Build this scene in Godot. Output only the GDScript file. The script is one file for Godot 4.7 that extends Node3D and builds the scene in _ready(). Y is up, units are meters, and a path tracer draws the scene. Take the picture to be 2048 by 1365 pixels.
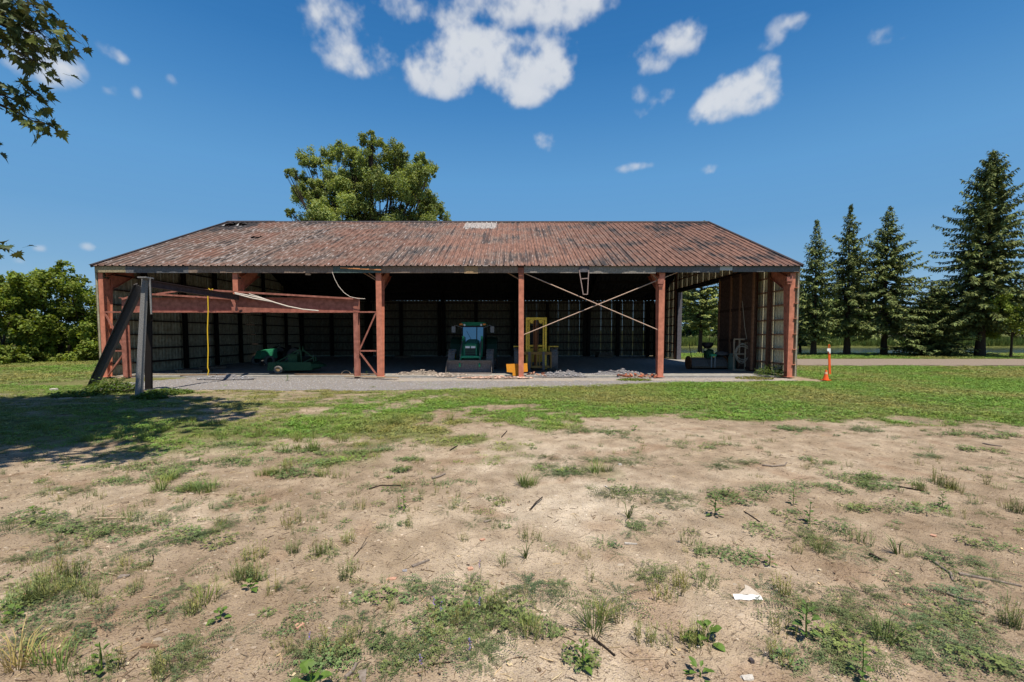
extends Node3D
# ---------- small mesh builder: triangles are collected, then committed as one ArrayMesh ----------
class MB:
	var v := PackedVector3Array()
	var n := PackedVector3Array()
	var c := PackedColorArray()
	var t := PackedVector2Array()
	var col := Color(1, 1, 1)
	var tinted := false
	var mapped := false
	func tri(a: Vector3, b: Vector3, d: Vector3) -> void:
		var m := (d - a).cross(b - a).normalized()
		v.push_back(a); v.push_back(b); v.push_back(d)
		n.push_back(m); n.push_back(m); n.push_back(m)
		c.push_back(col); c.push_back(col); c.push_back(col)
		if mapped:
			t.push_back(Vector2.ZERO); t.push_back(Vector2.ZERO); t.push_back(Vector2.ZERO)
	func quad(a: Vector3, b: Vector3, d: Vector3, e: Vector3) -> void:
		tri(a, b, d); tri(a, d, e)
	func tris(a: Vector3, b: Vector3, d: Vector3, na: Vector3, nb: Vector3, nd: Vector3) -> void:
		if (d - a).cross(b - a).dot(na + nb + nd) < 0.0:
			var s := b; b = d; d = s
			s = nb; nb = nd; nd = s
		v.push_back(a); v.push_back(b); v.push_back(d)
		n.push_back(na); n.push_back(nb); n.push_back(nd)
		c.push_back(col); c.push_back(col); c.push_back(col)
		if mapped:
			t.push_back(Vector2.ZERO); t.push_back(Vector2.ZERO); t.push_back(Vector2.ZERO)
	func quv(a: Vector3, b: Vector3, d: Vector3, e: Vector3, ua: Vector2, ub: Vector2, ud: Vector2, ue: Vector2) -> void:
		mapped = true
		var m := (d - a).cross(b - a).normalized()
		for p in [a, b, d, a, d, e]:
			v.push_back(p); n.push_back(m); c.push_back(col)
		t.push_back(ua); t.push_back(ub); t.push_back(ud); t.push_back(ua); t.push_back(ud); t.push_back(ue)
	func hexa(p: Array) -> void: # p: bottom four (round), top four
		quad(p[0], p[1], p[2], p[3]); quad(p[7], p[6], p[5], p[4])
		for i in 4:
			var j := (i + 1) % 4
			quad(p[i], p[i + 4], p[j + 4], p[j])
	func box(at: Vector3, s: Vector3, b := Basis.IDENTITY) -> void:
		var h := s / 2.0
		var p := []
		for y in [-1.0, 1.0]:
			for q in [Vector2(-1, -1), Vector2(1, -1), Vector2(1, 1), Vector2(-1, 1)]:
				p.append(at + b * Vector3(q.x * h.x, y * h.y, q.y * h.z))
		hexa(p)
	func bar(a: Vector3, b: Vector3, w: float, h: float, up := Vector3.UP) -> void:
		taper(a, b, w, h, w, h, up)
	func taper(a: Vector3, b: Vector3, wa: float, ha: float, wb: float, hb: float, up := Vector3.UP) -> void:
		var d := (b - a).normalized()
		if absf(d.dot(up)) > 0.99:
			up = Vector3.BACK if absf(d.z) < 0.9 else Vector3.RIGHT
		var x := d.cross(up).normalized()
		var y := x.cross(d).normalized()
		var p := []
		for k in [[a, wa, ha], [b, wb, hb]]:
			for q in [Vector2(-1, -1), Vector2(1, -1), Vector2(1, 1), Vector2(-1, 1)]:
				p.append(k[0] + x * (q.x * k[1] / 2.0) + y * (q.y * k[2] / 2.0))
		hexa(p)
	# I beam from a to b; depth along up, flanges of width w
	func ibeam(a: Vector3, b: Vector3, up: Vector3, da: float, db: float, w: float, tf := 0.016, tw := 0.012) -> void:
		var d := (b - a).normalized()
		var y := (up - d * up.dot(d)).normalized()
		bar(a + y * (da / 2 - tf / 2), b + y * (db / 2 - tf / 2), w, tf, y)
		bar(a - y * (da / 2 - tf / 2), b - y * (db / 2 - tf / 2), w, tf, y)
		taper(a, b, tw, da - 2 * tf, tw, db - 2 * tf, y)
	func tube(p: Array, r, sides := 6, caps := true) -> void:
		var rings := []
		var norms := []
		var x := Vector3.ZERO
		for i in p.size():
			var d: Vector3 = (p[mini(i + 1, p.size() - 1)] - p[maxi(i - 1, 0)]).normalized()
			if x == Vector3.ZERO:
				x = d.cross(Vector3.UP if absf(d.y) < 0.9 else Vector3.RIGHT).normalized()
			x = (x - d * x.dot(d)).normalized()
			var y := d.cross(x)
			var ring := []
			var nr := []
			var rad: float = r[i] if r is Array else r
			for k in sides:
				var a := TAU * k / sides
				var q := x * cos(a) + y * sin(a)
				nr.append(q); ring.append(p[i] + q * rad)
			rings.append(ring); norms.append(nr)
		for i in p.size() - 1:
			for k in sides:
				var j := (k + 1) % sides
				tris(rings[i][k], rings[i][j], rings[i + 1][j], norms[i][k], norms[i][j], norms[i + 1][j])
				tris(rings[i][k], rings[i + 1][j], rings[i + 1][k], norms[i][k], norms[i + 1][j], norms[i + 1][k])
		if caps:
			for e in [0, p.size() - 1]:
				for k in range(1, sides - 1):
					tri(rings[e][0], rings[e][k], rings[e][k + 1])
	func lathe(prof: Array, sides: int, x := Transform3D.IDENTITY) -> void: # prof: Vector2(radius, along y)
		for i in prof.size() - 1:
			var e: Vector2 = prof[i + 1] - prof[i]
			var m := Vector2(e.y, -e.x).normalized()
			for k in sides:
				var a := TAU * k / sides
				var b := TAU * (k + 1) / sides
				var da := Vector3(cos(a), 0, sin(a))
				var db := Vector3(cos(b), 0, sin(b))
				var na := x.basis * (da * m.x + Vector3.UP * m.y)
				var nb := x.basis * (db * m.x + Vector3.UP * m.y)
				var p0: Vector3 = x * (da * prof[i].x + Vector3.UP * prof[i].y)
				var p1: Vector3 = x * (db * prof[i].x + Vector3.UP * prof[i].y)
				var p2: Vector3 = x * (db * prof[i + 1].x + Vector3.UP * prof[i + 1].y)
				var p3: Vector3 = x * (da * prof[i + 1].x + Vector3.UP * prof[i + 1].y)
				if prof[i].x > 0.0001:
					tris(p0, p1, p2, na, nb, nb)
				if prof[i + 1].x > 0.0001:
					tris(p0, p2, p3, na, nb, na)
	func leaf(at: Vector3, d: Vector3, side: Vector3, l: float, w: float) -> void:
		var m := at + d * (l * 0.45)
		var q := side * (w * 0.5)
		var e := at + d * l
		tri(at, m + q, e); tri(at, e, m - q)
	func prism(poly: Array, x: Transform3D, depth: float) -> void: # outline in xy, extruded along z
		var o := PackedVector2Array(poly)
		var k := Geometry2D.triangulate_polygon(o)
		for i in range(0, k.size(), 3):
			for z in [0.0, depth]:
				tri(x * Vector3(o[k[i]].x, o[k[i]].y, z), x * Vector3(o[k[i + 1]].x, o[k[i + 1]].y, z), x * Vector3(o[k[i + 2]].x, o[k[i + 2]].y, z))
		for i in o.size():
			var a := o[i]
			var b := o[(i + 1) % o.size()]
			quad(x * Vector3(a.x, a.y, 0), x * Vector3(b.x, b.y, 0), x * Vector3(b.x, b.y, depth), x * Vector3(a.x, a.y, depth))
	func mesh(m: Material) -> ArrayMesh:
		var a := []
		a.resize(Mesh.ARRAY_MAX)
		a[Mesh.ARRAY_VERTEX] = v
		a[Mesh.ARRAY_NORMAL] = n
		if tinted:
			a[Mesh.ARRAY_COLOR] = c
		if mapped:
			a[Mesh.ARRAY_TEX_UV] = t
		var o := ArrayMesh.new()
		o.add_surface_from_arrays(Mesh.PRIMITIVE_TRIANGLES, a)
		o.surface_set_material(0, m)
		return o

var used := {}
var rng := RandomNumberGenerator.new()
var M := {}
var tex := {}
var gn := FastNoiseLite.new()
var gn2 := FastNoiseLite.new()
var gn3 := FastNoiseLite.new()
const F := 910.0
const PY := 720.0
const TILT := 0.05585
const EYE := Vector3(0, 1.87, 0)

# A measured place: the pixel of the 2048-wide photograph and the distance at which it stands, as a point of the world.
func sight(x: float, y: float) -> Vector3:
	return Basis(Vector3.RIGHT, -TILT) * Vector3((x - 1024.0) / F, -(y - PY) / F, -1.0)
func pt(x: float, y: float, z: float) -> Vector3:
	var d := sight(x, y)
	return EYE + d * (z / d.z)
func gp(x: float, y: float, h := 0.0) -> Vector3:
	var d := sight(x, y)
	var q := EYE + d * ((h - EYE.y) / d.y)
	return q
func onground(x: float, y: float) -> Vector3:
	var q := gp(x, y)
	q.y = gh(q.x, q.z)
	return q

func numbered(s: String) -> String:
	used[s] = used.get(s, -1) + 1
	return s if used[s] == 0 else "%s_%03d" % [s, used[s]]
func meta(o: Node, label: String, category: String, group := "", kind := "") -> Node:
	o.set_meta("label", label)
	if category: o.set_meta("category", category)
	if group: o.set_meta("group", group)
	if kind: o.set_meta("kind", kind)
	return o
func thing(called: String, label: String, category: String, at := Vector3.ZERO, turn := 0.0, group := "") -> Node3D:
	var o := Node3D.new()
	o.name = numbered(called)
	add_child(o, true)
	o.position = at
	o.rotation.y = turn
	meta(o, label, category, group)
	return o
func obj(called: String, b: MB, m: Material, parent: Node = null) -> MeshInstance3D:
	return put(called, b.mesh(m), parent)
func put(called: String, mesh: Mesh, parent: Node = null) -> MeshInstance3D:
	var o := MeshInstance3D.new()
	o.mesh = mesh
	o.name = numbered(called) if parent == null else called
	(self if parent == null else parent).add_child(o, true)
	return o
func hold(called: String, parent: Node) -> Node3D: # a part that only carries sub-parts
	var o := Node3D.new()
	o.name = called
	parent.add_child(o, true)
	return o
func solo(called: String, b: MB, m: Material, label: String, category: String, at := Vector3.ZERO, turn := 0.0, group := "") -> MeshInstance3D:
	var o := obj(called, b, m)
	o.position = at
	o.rotation.y = turn
	meta(o, label, category, group)
	return o
func struct(called: String, b: MB, m: Material, label: String) -> MeshInstance3D:
	var o := obj(called, b, m)
	meta(o, label, "", "", "structure")
	return o
func dup(o: Node3D, at: Vector3, turn: float, label: String, s := 1.0) -> Node3D:
	var r: Node3D = o.duplicate()
	r.name = numbered(str(o.get_meta("stem", "")) if o.has_meta("stem") else String(o.name).rstrip("0123456789_"))
	add_child(r, true)
	r.position = at
	r.rotation.y = turn
	r.scale = Vector3.ONE * s
	r.set_meta("label", label)
	return r
func scatter(called: String, mesh: Mesh, places: Array, tints: Array, label: String, parent: Node = null) -> void:
	if places.is_empty():
		return
	var mm := MultiMesh.new()
	mm.transform_format = MultiMesh.TRANSFORM_3D
	mm.use_colors = true
	mm.mesh = mesh
	mm.instance_count = places.size()
	for i in places.size():
		mm.set_instance_transform(i, places[i])
		mm.set_instance_color(i, tints[i])
	var o := MultiMeshInstance3D.new()
	o.multimesh = mm
	o.name = numbered(called) if parent == null else called
	(self if parent == null else parent).add_child(o, true)
	o.set_meta("kind", "stuff")
	if parent == null:
		o.set_meta("label", label)

func lin(r: float, g: float, b: float) -> Color:
	return Color(r, g, b).linear_to_srgb()
func mat(r: float, g: float, b: float, rough := 0.8, metal := 0.0) -> StandardMaterial3D:
	var m := StandardMaterial3D.new()
	m.albedo_color = lin(r, g, b)
	m.roughness = rough
	m.metallic = metal
	m.metallic_specular = 0.4
	m.cull_mode = BaseMaterial3D.CULL_DISABLED
	return m
func worn(m: StandardMaterial3D, which: String, scale: float, bump := 0.0) -> StandardMaterial3D:
	m.albedo_texture = tex[which]
	m.uv1_triplanar = true
	m.uv1_world_triplanar = true
	m.uv1_scale = Vector3.ONE * scale
	if bump > 0.0:
		m.heightmap_enabled = true
		m.heightmap_texture = tex[which]
		m.heightmap_scale = bump
	return m
func tintmat(rough := 0.8, back := 0.0) -> StandardMaterial3D:
	var m := mat(1, 1, 1, rough)
	m.vertex_color_use_as_albedo = true
	if back > 0.0:
		m.backlight_enabled = true
		m.backlight = Color(back, back, back * 0.6)
	return m
func noisetex(size: int, freq: float, octaves: int, sd: int, lo: Color, hi: Color, bias := 0.5, type := FastNoiseLite.TYPE_SIMPLEX_SMOOTH) -> NoiseTexture2D:
	var f := FastNoiseLite.new()
	f.noise_type = type
	f.seed = sd
	f.frequency = freq
	f.fractal_octaves = octaves
	var t := NoiseTexture2D.new()
	t.width = size
	t.height = size
	t.seamless = true
	t.noise = f
	var g := Gradient.new()
	g.set_color(0, lo)
	g.set_color(1, hi)
	g.add_point(bias, lo.lerp(hi, 0.5))
	t.color_ramp = g
	return t
func ss(a: float, b: float, x: float) -> float:
	return smoothstep(a, b, x)

# ---------- lie of the land ----------
func gh(x: float, z: float) -> float:
	var d := -z
	var h := gn.get_noise_2d(x, z) * 0.035 * (1.0 - ss(12.0, 17.0, d))
	if d < 14.0:
		h += (gn2.get_noise_2d(x * 4.0, z * 4.0) * 0.011 + gn3.get_noise_2d(x * 16.0, z * 16.0) * 0.007) * (1.0 - ss(8.0, 14.0, d))
	if d > 17.0 and d < 40.0 and x > -19.0 and x < 13.5:
		h -= 0.06 * ss(17.0, 19.0, d) * ss(-19.0, -18.2, x) * (1.0 - ss(12.6, 13.4, x)) * (1.0 - ss(39.2, 40.0, d))
	h -= 1.4 * ss(44.5, 49.0, d) * (1.0 - ss(76.5, 82.0, d))
	h += 0.9 * ss(82.0, 96.0, d) + 3.0 * ss(100.0, 220.0, d)
	if d > 60.0:
		h += gn.get_noise_2d(x * 0.2, z * 0.2) * 0.4 * ss(84.0, 120.0, d)
	return h
# Share of ground that the mown lawn covers (0 to 1).
func lawn(x: float, z: float) -> float:
	var d := -z
	var e := gn2.get_noise_2d(x * 0.9, z * 0.9)
	var near: float = lerpf(12.9, 10.5, ss(-0.5, 2.2, x)) - 0.115 * maxf(x - 2.0, 0.0)
	var a := ss(near - 0.5, near + 0.5, d + e * 1.5 + 1.1 * gn.get_noise_2d(x * 3.1, z * 5.0))
	# the strip right of the shed, the verge beyond the road
	var far: float = 27.0 - 0.02 * x
	var edge: float = lerpf(15.2, 18.2, ss(-5.0, 11.0, x))
	if x < 12.9:
		a *= 1.0 - ss(edge - 0.3, edge + 0.3, d + e * 0.5)
	else:
		a *= 1.0 - ss(far - 0.4, far + 0.4, d + e * 0.5)
	a *= ss(-4.5, 0.5, x + e * 3.0 + 1.5 * gn.get_noise_2d(x * 2.6 + 7.0, z * 4.5))
	var l := 0.0
	if x < 1.5: # the patchy left side
		l = ss(-0.12, 0.28, gn.get_noise_2d(x * 2.2 + 40.0, z * 2.2) + 0.7 * e + 0.3 * ss(7.0, 12.0, d) + 0.25 * ss(-4.0, -9.0, x) - 0.35 * ss(-2.0, 1.5, x) + 0.16) * ss(5.6, 8.0, d + 1.5 * e + 0.12 * x) * 0.8
		l *= 1.0 - 0.75 * ss(0.0, 0.3, gn.get_noise_2d(x * 2.6 + 7.0, z * 4.5) + 0.2 * ss(11.0, 14.5, d)) * ss(9.0, 11.0, d)
		l = maxf(l, 0.8 * ss(13.6, 14.6, d + e) * (1.0 - ss(-13.0, -10.5, x)))
		l = maxf(l, 0.8 * ss(16.0, 18.0, d + e) * (1.0 - ss(-18.6, -18.0, x)))
		l *= 1.0 - 0.96 * ss(-15.0, -13.5, x) * ss(14.6, 15.4, d)
		l *= 1.0 - ss(38.0, 44.0, d)
	var verge := ss(33.6, 34.6, d + e) * (1.0 - ss(44.5, 45.5, d)) * ss(12.0, 13.5, x)
	return clampf(maxf(maxf(a, l), verge), 0.0, 1.0)

func make_textures() -> void:
	tex.fine = noisetex(256, 0.04, 5, 3, Color(0.8, 0.79, 0.78), Color(1, 1, 1))
	tex.rust = noisetex(512, 0.012, 6, 5, Color(0.72, 0.69, 0.67), Color(1, 1, 1))
	tex.grit = noisetex(256, 0.22, 3, 7, Color(0.5, 0.5, 0.51), Color(1, 1, 1))
	tex.char = noisetex(512, 0.09, 4, 9, Color(0.22, 0.22, 0.22), Color(1, 1, 1), 0.5)
	tex.wood = noisetex(256, 0.02, 5, 11, Color(0.72, 0.69, 0.66), Color(1, 1, 1))
	tex.conc = noisetex(512, 0.015, 6, 13, Color(0.72, 0.72, 0.72), Color(1, 1, 1))
	tex.bark = noisetex(256, 0.05, 4, 15, Color(0.35, 0.33, 0.3), Color(1, 1, 1))
	tex.wave = noisetex(512, 0.02, 4, 17, Color(0, 0, 0), Color(1, 1, 1))

# one tile of bare earth: colour and height, with crumbs, dry cracks, pebbles and litter
func make_earth() -> void:
	var s := 1024
	var a := FastNoiseLite.new(); a.seed = 21; a.frequency = 0.006; a.fractal_octaves = 6; a.noise_type = FastNoiseLite.TYPE_SIMPLEX_SMOOTH
	var b := FastNoiseLite.new(); b.seed = 22; b.frequency = 0.012; b.noise_type = FastNoiseLite.TYPE_CELLULAR; b.cellular_return_type = FastNoiseLite.RETURN_DISTANCE2_SUB; b.fractal_type = FastNoiseLite.FRACTAL_NONE; b.domain_warp_enabled = true; b.domain_warp_amplitude = 22.0; b.domain_warp_frequency = 0.02
	var c := FastNoiseLite.new(); c.seed = 23; c.frequency = 0.07; c.noise_type = FastNoiseLite.TYPE_CELLULAR; c.cellular_return_type = FastNoiseLite.RETURN_DISTANCE; c.fractal_type = FastNoiseLite.FRACTAL_NONE
	var d := FastNoiseLite.new(); d.seed = 24; d.frequency = 0.16; d.fractal_octaves = 3; d.noise_type = FastNoiseLite.TYPE_SIMPLEX_SMOOTH
	var ia := a.get_seamless_image(s, s).get_data()
	var ib := b.get_seamless_image(s, s, false, false, 0.1, false).get_data()
	var ic := c.get_seamless_image(s, s).get_data()
	var id := d.get_seamless_image(s, s).get_data()
	var col := PackedByteArray(); col.resize(s * s * 3)
	var hgt := PackedByteArray(); hgt.resize(s * s)
	for i in s * s:
		var fa: float = ia[i] / 255.0
		var fd: float = id[i] / 255.0
		var fc: float = ic[i] / 255.0
		var fb: float = ib[i] / 255.0
		var crack: float = clampf(1.0 - fb * 22.0, 0.0, 1.0) * clampf((fa - 0.52) * 5.0, 0.0, 1.0)
		var peb: float = clampf((0.2 - fc) * 8.0, 0.0, 1.0)
		var v: float = 0.90 + (fa - 0.5) * 0.20 + (fd - 0.5) * 0.30 + peb * 0.06 - crack * 0.16
		var h: float = 0.45 + (fa - 0.5) * 0.5 + (fd - 0.5) * 0.30 + peb * 0.28 - crack * 0.22
		col[i * 3] = int(clampf(v, 0.1, 1.0) * 255)
		col[i * 3 + 1] = int(clampf(v * (0.985 + (fd - 0.5) * 0.03), 0.1, 1.0) * 255)
		col[i * 3 + 2] = int(clampf(v * (0.96 + peb * 0.05), 0.1, 1.0) * 255)
		hgt[i] = int(clampf(h, 0.0, 1.0) * 255)
	var r := RandomNumberGenerator.new()
	r.seed = 5
	for k in 4200: # straw, twigs and crumbs of bark lying flat
		var x := r.randf() * s
		var y := r.randf() * s
		var an := r.randf() * TAU if r.randf() < 0.4 else 0.3 + r.randfn() * 0.5
		var l := r.randf_range(3, 22)
		var dark := r.randf()
		var mul := Vector3(0.42, 0.36, 0.32) if dark < 0.7 else Vector3(1.15, 1.08, 0.95)
		for st in int(l):
			var px := posmod(int(x + cos(an) * st + sin(st * 0.3) * 0.7), s)
			var py := posmod(int(y + sin(an) * st), s)
			var i := py * s + px
			for ch in 3:
				col[i * 3 + ch] = int(clampf(col[i * 3 + ch] * mul[ch], 0, 255))
			hgt[i] = mini(hgt[i] + 40, 255)
	tex.earth = ImageTexture.create_from_image(Image.create_from_data(s, s, false, Image.FORMAT_RGB8, col))
	tex.earth_h = ImageTexture.create_from_image(Image.create_from_data(s, s, false, Image.FORMAT_L8, hgt))

# the shed roof's flaking red paint: rust, bare zinc, painted rib shade, soot
func make_roof_paint() -> void:
	var w := 2048
	var h := 576
	var a := FastNoiseLite.new(); a.seed = 31; a.frequency = 0.02; a.fractal_octaves = 4
	var b := FastNoiseLite.new(); b.seed = 32; b.frequency = 0.11; b.fractal_octaves = 4
	var c := FastNoiseLite.new(); c.seed = 33; c.frequency = 0.006; c.fractal_octaves = 4
	var data := PackedByteArray(); data.resize(w * h * 3)
	var red := Vector3(0.222, 0.124, 0.096)
	var dim := Vector3(0.19, 0.145, 0.125)
	var zinc := Vector3(0.44, 0.40, 0.395)
	var soot_shade := Vector3(0.030, 0.030, 0.034)  # black of the sooty areas, also used for the painted rib shade
	var i := 0
	for y in h:
		var s: float = 1.0 - float(y) / h # 1 at ridge (top row of the image)
		for x in w:
			var u: float = float(x) / w
			var k: float = fposmod(u * 30.35, 0.305) / 0.305 # place within one rib spacing
			var na: float = a.get_noise_2d(x * 1.5, y * 0.7)
			var nb: float = b.get_noise_2d(x * 2.4, y * 0.24)
			var nc: float = c.get_noise_2d(x * 0.75, y * 1.1)
			var p := red.lerp(dim, clampf(0.75 - u * 0.8 + nc * 1.0 + na * 0.6, 0.0, 1.0))
			var sheet_tone: float = 0.5 + 0.5 * sin(floorf(u * 33.3) * 12.9898)
			p *= 0.80 + nb * 0.75 + na * 0.35 + 0.14 * sheet_tone
			var st: float = a.get_noise_2d(x * 3.2 + 500.0, y * 0.10) * 0.8 + nc * 0.55
			p = p.lerp(soot_shade, clampf(st * 2.2 - 0.25, 0.0, 0.72))
			var rib_shade: float = 1.0 - clampf(absf(k - 0.95) * 7.5, 0.0, 1.0)  # shaded right flank of each rib, put into the colour
			p = p.lerp(soot_shade, rib_shade * clampf(0.66 + nb * 1.2 + na, 0.0, 0.92))
			# flakes: mostly beside ribs, thicker to the left and the middle
			var rib: float = 1.0 - clampf(absf(k - 0.84) * 6.5, 0.0, 1.0)
			var fl: float = nb * 1.0 + rib * 0.45 + nc * 0.30 - 0.56 - 0.24 * clampf((u - 0.40) * 2.2, 0.0, 1.0)
			p = p.lerp(zinc, clampf(fl * 4.0, 0.0, 0.9))
			# soot: right half in streaks down the slope, all along the ridge, round the hole
			var so: float = na * 0.9 + nc * 0.8 - 0.56 + 0.55 * clampf((s - 0.70) * 2.6, 0.0, 1.0) + 0.42 * clampf((u - 0.55) * 2.5, 0.0, 1.0)
			var hx: float = (u - 0.035) * 30.0
			so += 1.5 * clampf(1.0 - Vector2(hx * 0.42, (s - 0.95) * 3.2).length(), 0.0, 1.0)
			p = p.lerp(soot_shade, clampf(so * 2.2, 0.0, 0.88))
			# mended patch of pale sheet near the ridge
			if u > 0.495 and u < 0.56 and s > 0.80 + na * 0.05:
				p = p.lerp(Vector3(0.34, 0.33, 0.33) * (1.0 + nb * 0.9), 0.8)
			var q := Color(clampf(p.x, 0.0, 1.0), clampf(p.y, 0.0, 1.0), clampf(p.z, 0.0, 1.0)).linear_to_srgb()
			data[i] = int(q.r * 255); data[i + 1] = int(q.g * 255); data[i + 2] = int(q.b * 255)
			i += 3
	tex.roof = ImageTexture.create_from_image(Image.create_from_data(w, h, false, Image.FORMAT_RGB8, data))

# ---------- sky: air and fair-weather clouds, as a panorama (centre of the picture is north, -z) ----------
func sky_color(el: float) -> Color:
	var e := rad_to_deg(el)
	var stops := [[-90.0, 0.30, 0.33, 0.33], [-1.0, 0.42, 0.47, 0.50], [0.0, 0.38, 0.57, 0.73], [7.0, 0.215, 0.425, 0.66], [12.0, 0.150, 0.365, 0.65], [18.0, 0.122, 0.338, 0.645], [25.0, 0.068, 0.248, 0.555], [30.0, 0.042, 0.195, 0.485], [36.0, 0.030, 0.160, 0.43], [60.0, 0.014, 0.085, 0.270], [90.0, 0.012, 0.065, 0.220]]
	for i in stops.size() - 1:
		if e <= stops[i + 1][0]:
			var k: float = (e - stops[i][0]) / (stops[i + 1][0] - stops[i][0])
			return Color(lerpf(stops[i][1], stops[i + 1][1], k), lerpf(stops[i][2], stops[i + 1][2], k), lerpf(stops[i][3], stops[i + 1][3], k))
	return Color(0.016, 0.065, 0.22)
const CLOUDS := """
690 60 62 70 0.9; 735 115 66 45 0.75; 660 15 50 40 0.8; 760 125 45 30 0.6; 700 135 40 24 0.4
800 15 70 34 0.35; 850 45 46 24 0.32; 880 10 60 40 0.5; 950 20 50 40 0.4
915 118 88 66 1.2; 870 145 62 48 1.0; 985 130 90 48 1.0; 1040 165 62 46 1.0; 1080 120 62 54 1.15; 1110 150 44 34 0.9; 955 85 62 40 1.0; 1050 190 44 26 0.7; 880 180 34 20 0.4; 935 195 26 16 0.25
1050 -2 80 40 0.8; 1110 12 84 46 0.9; 1165 8 62 30 0.6; 1010 40 30 26 0.25; 1125 48 44 22 0.55; 985 58 22 24 0.15
1330 90 62 34 0.75; 1375 62 38 30 0.7; 1290 105 46 24 0.55; 1395 90 22 34 0.4; 1310 132 32 16 0.5
1480 185 80 42 0.95; 1425 222 50 28 0.85; 1530 155 42 40 0.9; 1450 165 40 34 0.6; 1515 200 44 26 0.7; 1400 240 28 16 0.6
1580 52 40 28 0.5; 1555 85 32 16 0.3; 1600 44 26 18 0.4; 1520 100 26 14 0.12
1280 185 18 18 0.35; 1340 200 36 24 0.3; 1300 225 40 12 0.12; 1225 200 28 12 0.12
1760 68 34 20 0.4; 1785 82 40 12 0.2; 1745 132 34 14 0.16; 2015 118 34 24 0.4; 2040 145 30 14 0.25
1090 282 26 22 0.4; 1065 275 20 14 0.2; 1115 240 18 12 0.1; 1110 262 12 8 0.1
1240 336 34 12 0.4; 1290 331 22 11 0.4; 1418 338 20 13 0.45; 1360 322 12 8 0.1; 1465 326 12 8 0.1
120 125 76 46 0.75; 30 120 66 34 0.6; 150 140 40 30 0.5; 70 150 90 24 0.3; 60 70 50 30 0.4
195 60 26 40 0.3; 222 108 34 22 0.5; 240 118 22 16 0.4; 170 38 26 20 0.15
213 176 28 16 0.45; 342 156 16 13 0.32; 272 186 12 12 0.22; 78 497 22 8 0.35; 172 493 20 8 0.28; 40 524 26 10 0.3
"""
func make_sky() -> ImageTexture:
	var w := 4096
	var h := 2048
	var im := Image.create(w, h, false, Image.FORMAT_RGB8)
	for y in h:
		var el := PI * (0.5 - (y + 0.5) / h)
		im.fill_rect(Rect2i(0, y, w, 1), sky_color(el).linear_to_srgb())
	var groups := []
	for row in CLOUDS.strip_edges().split("\n"):
		var g := []
		for cell in row.split(";"):
			var q := cell.strip_edges().split_floats(" ")
			var d := sight(q[0], q[1]).normalized()
			var az := atan2(d.x, -d.z)
			var el := asin(d.y)
			var k := 1.0 / (F / cos(az)) * (1.0 / sqrt(pow((q[0] - 1024.0) / F, 2) + 1.0)) # radians of turn per pixel, about
			g.append([az, el, q[2] * k * cos(az) * 1.05 / maxf(cos(el), 0.3), q[3] * cos(el) * cos(el) / F * maxf(cos(az), 0.6), q[4]])
		groups.append(g)
	var r := RandomNumberGenerator.new()
	r.seed = 77
	for i in 46: # the rest of the sky, seen only in reflections and from other sides
		var az := r.randf_range(0.95, TAU - 0.95)
		var el := r.randf_range(0.12, 1.0)
		if r.randf() < 0.15:
			az = r.randf_range(-0.9, 0.9); el = r.randf_range(0.75, 1.2)
		var g := []
		for k in 4:
			g.append([az + r.randfn() * 0.07, el + r.randfn() * 0.025, r.randf_range(0.04, 0.1) / cos(el), r.randf_range(0.025, 0.05), r.randf_range(0.4, 1.1)])
		groups.append(g)
	var nz := FastNoiseLite.new(); nz.seed = 41; nz.frequency = 7.0; nz.fractal_octaves = 7; nz.fractal_gain = 0.6
	var nf := FastNoiseLite.new(); nf.seed = 43; nf.frequency = 3.0; nf.fractal_octaves = 4
	for g in groups:
		var x0 := 9e9; var x1 := -9e9; var y0 := 9e9; var y1 := -9e9
		for q in g:
			x0 = minf(x0, q[0] - q[2] * 1.5); x1 = maxf(x1, q[0] + q[2] * 1.5)
			y0 = minf(y0, q[1] - q[3] * 1.5); y1 = maxf(y1, q[1] + q[3] * 1.5)
		for py in range(maxi(0, int((0.5 - y1 / PI) * h)), mini(h - 1, int((0.5 - y0 / PI) * h)) + 1):
			var el: float = PI * (0.5 - (py + 0.5) / h)
			var ce := cos(el)
			var base := sky_color(el)
			for px in range(int(floorf(x0 / TAU * w)), int(x1 / TAU * w) + 1):
				var az: float = (px + 0.5) / w * TAU
				var f := 0.0
				var up := 0.0
				for q in g:
					var dx: float = (az - q[0]) / q[2]
					var dy: float = (el - q[1]) / q[3]
					var e: float = 1.0 - (dx * dx + dy * dy)
					if e > -1.2:
						var m: float = maxf(0.0, e * 0.54 + 0.46)
						f += q[4] * m * m * 1.5
						up += q[4] * m * m * 1.5 * clampf(dy, -1.0, 1.0)
				if f <= 0.02:
					continue
				up /= f
				f = 1.12 * (1.0 - exp(-1.25 * f))
				var d := Vector3(sin(az) * ce, sin(el), cos(az) * ce)
				var n := nz.get_noise_3dv(d * 1.5) * 1.25 + nf.get_noise_3dv(d * 3.0) * 0.45
				var th: float = f * 1.05 + n * (0.75 + 0.25 * f) - 0.40
				var al := smoothstep(-0.05, lerpf(0.5, 1.05, minf(f, 1.0)), th) * minf(1.0, 0.22 + f * 0.85)
				if al <= 0.004:
					continue
				al *= 0.88
				var lit: float = clampf(0.62 + 0.25 * up + 0.30 * minf(th, 1.0) + n * 0.16, 0.0, 1.0)
				var cc := Color(0.46, 0.52, 0.62).lerp(Color(0.74, 0.765, 0.80), lit)
				var qx := posmod(px, w)
				var old := im.get_pixel(qx, py).srgb_to_linear() if al < 0.98 else base
				im.set_pixel(qx, py, old.lerp(cc, al).linear_to_srgb())
	return ImageTexture.create_from_image(im)

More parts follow.
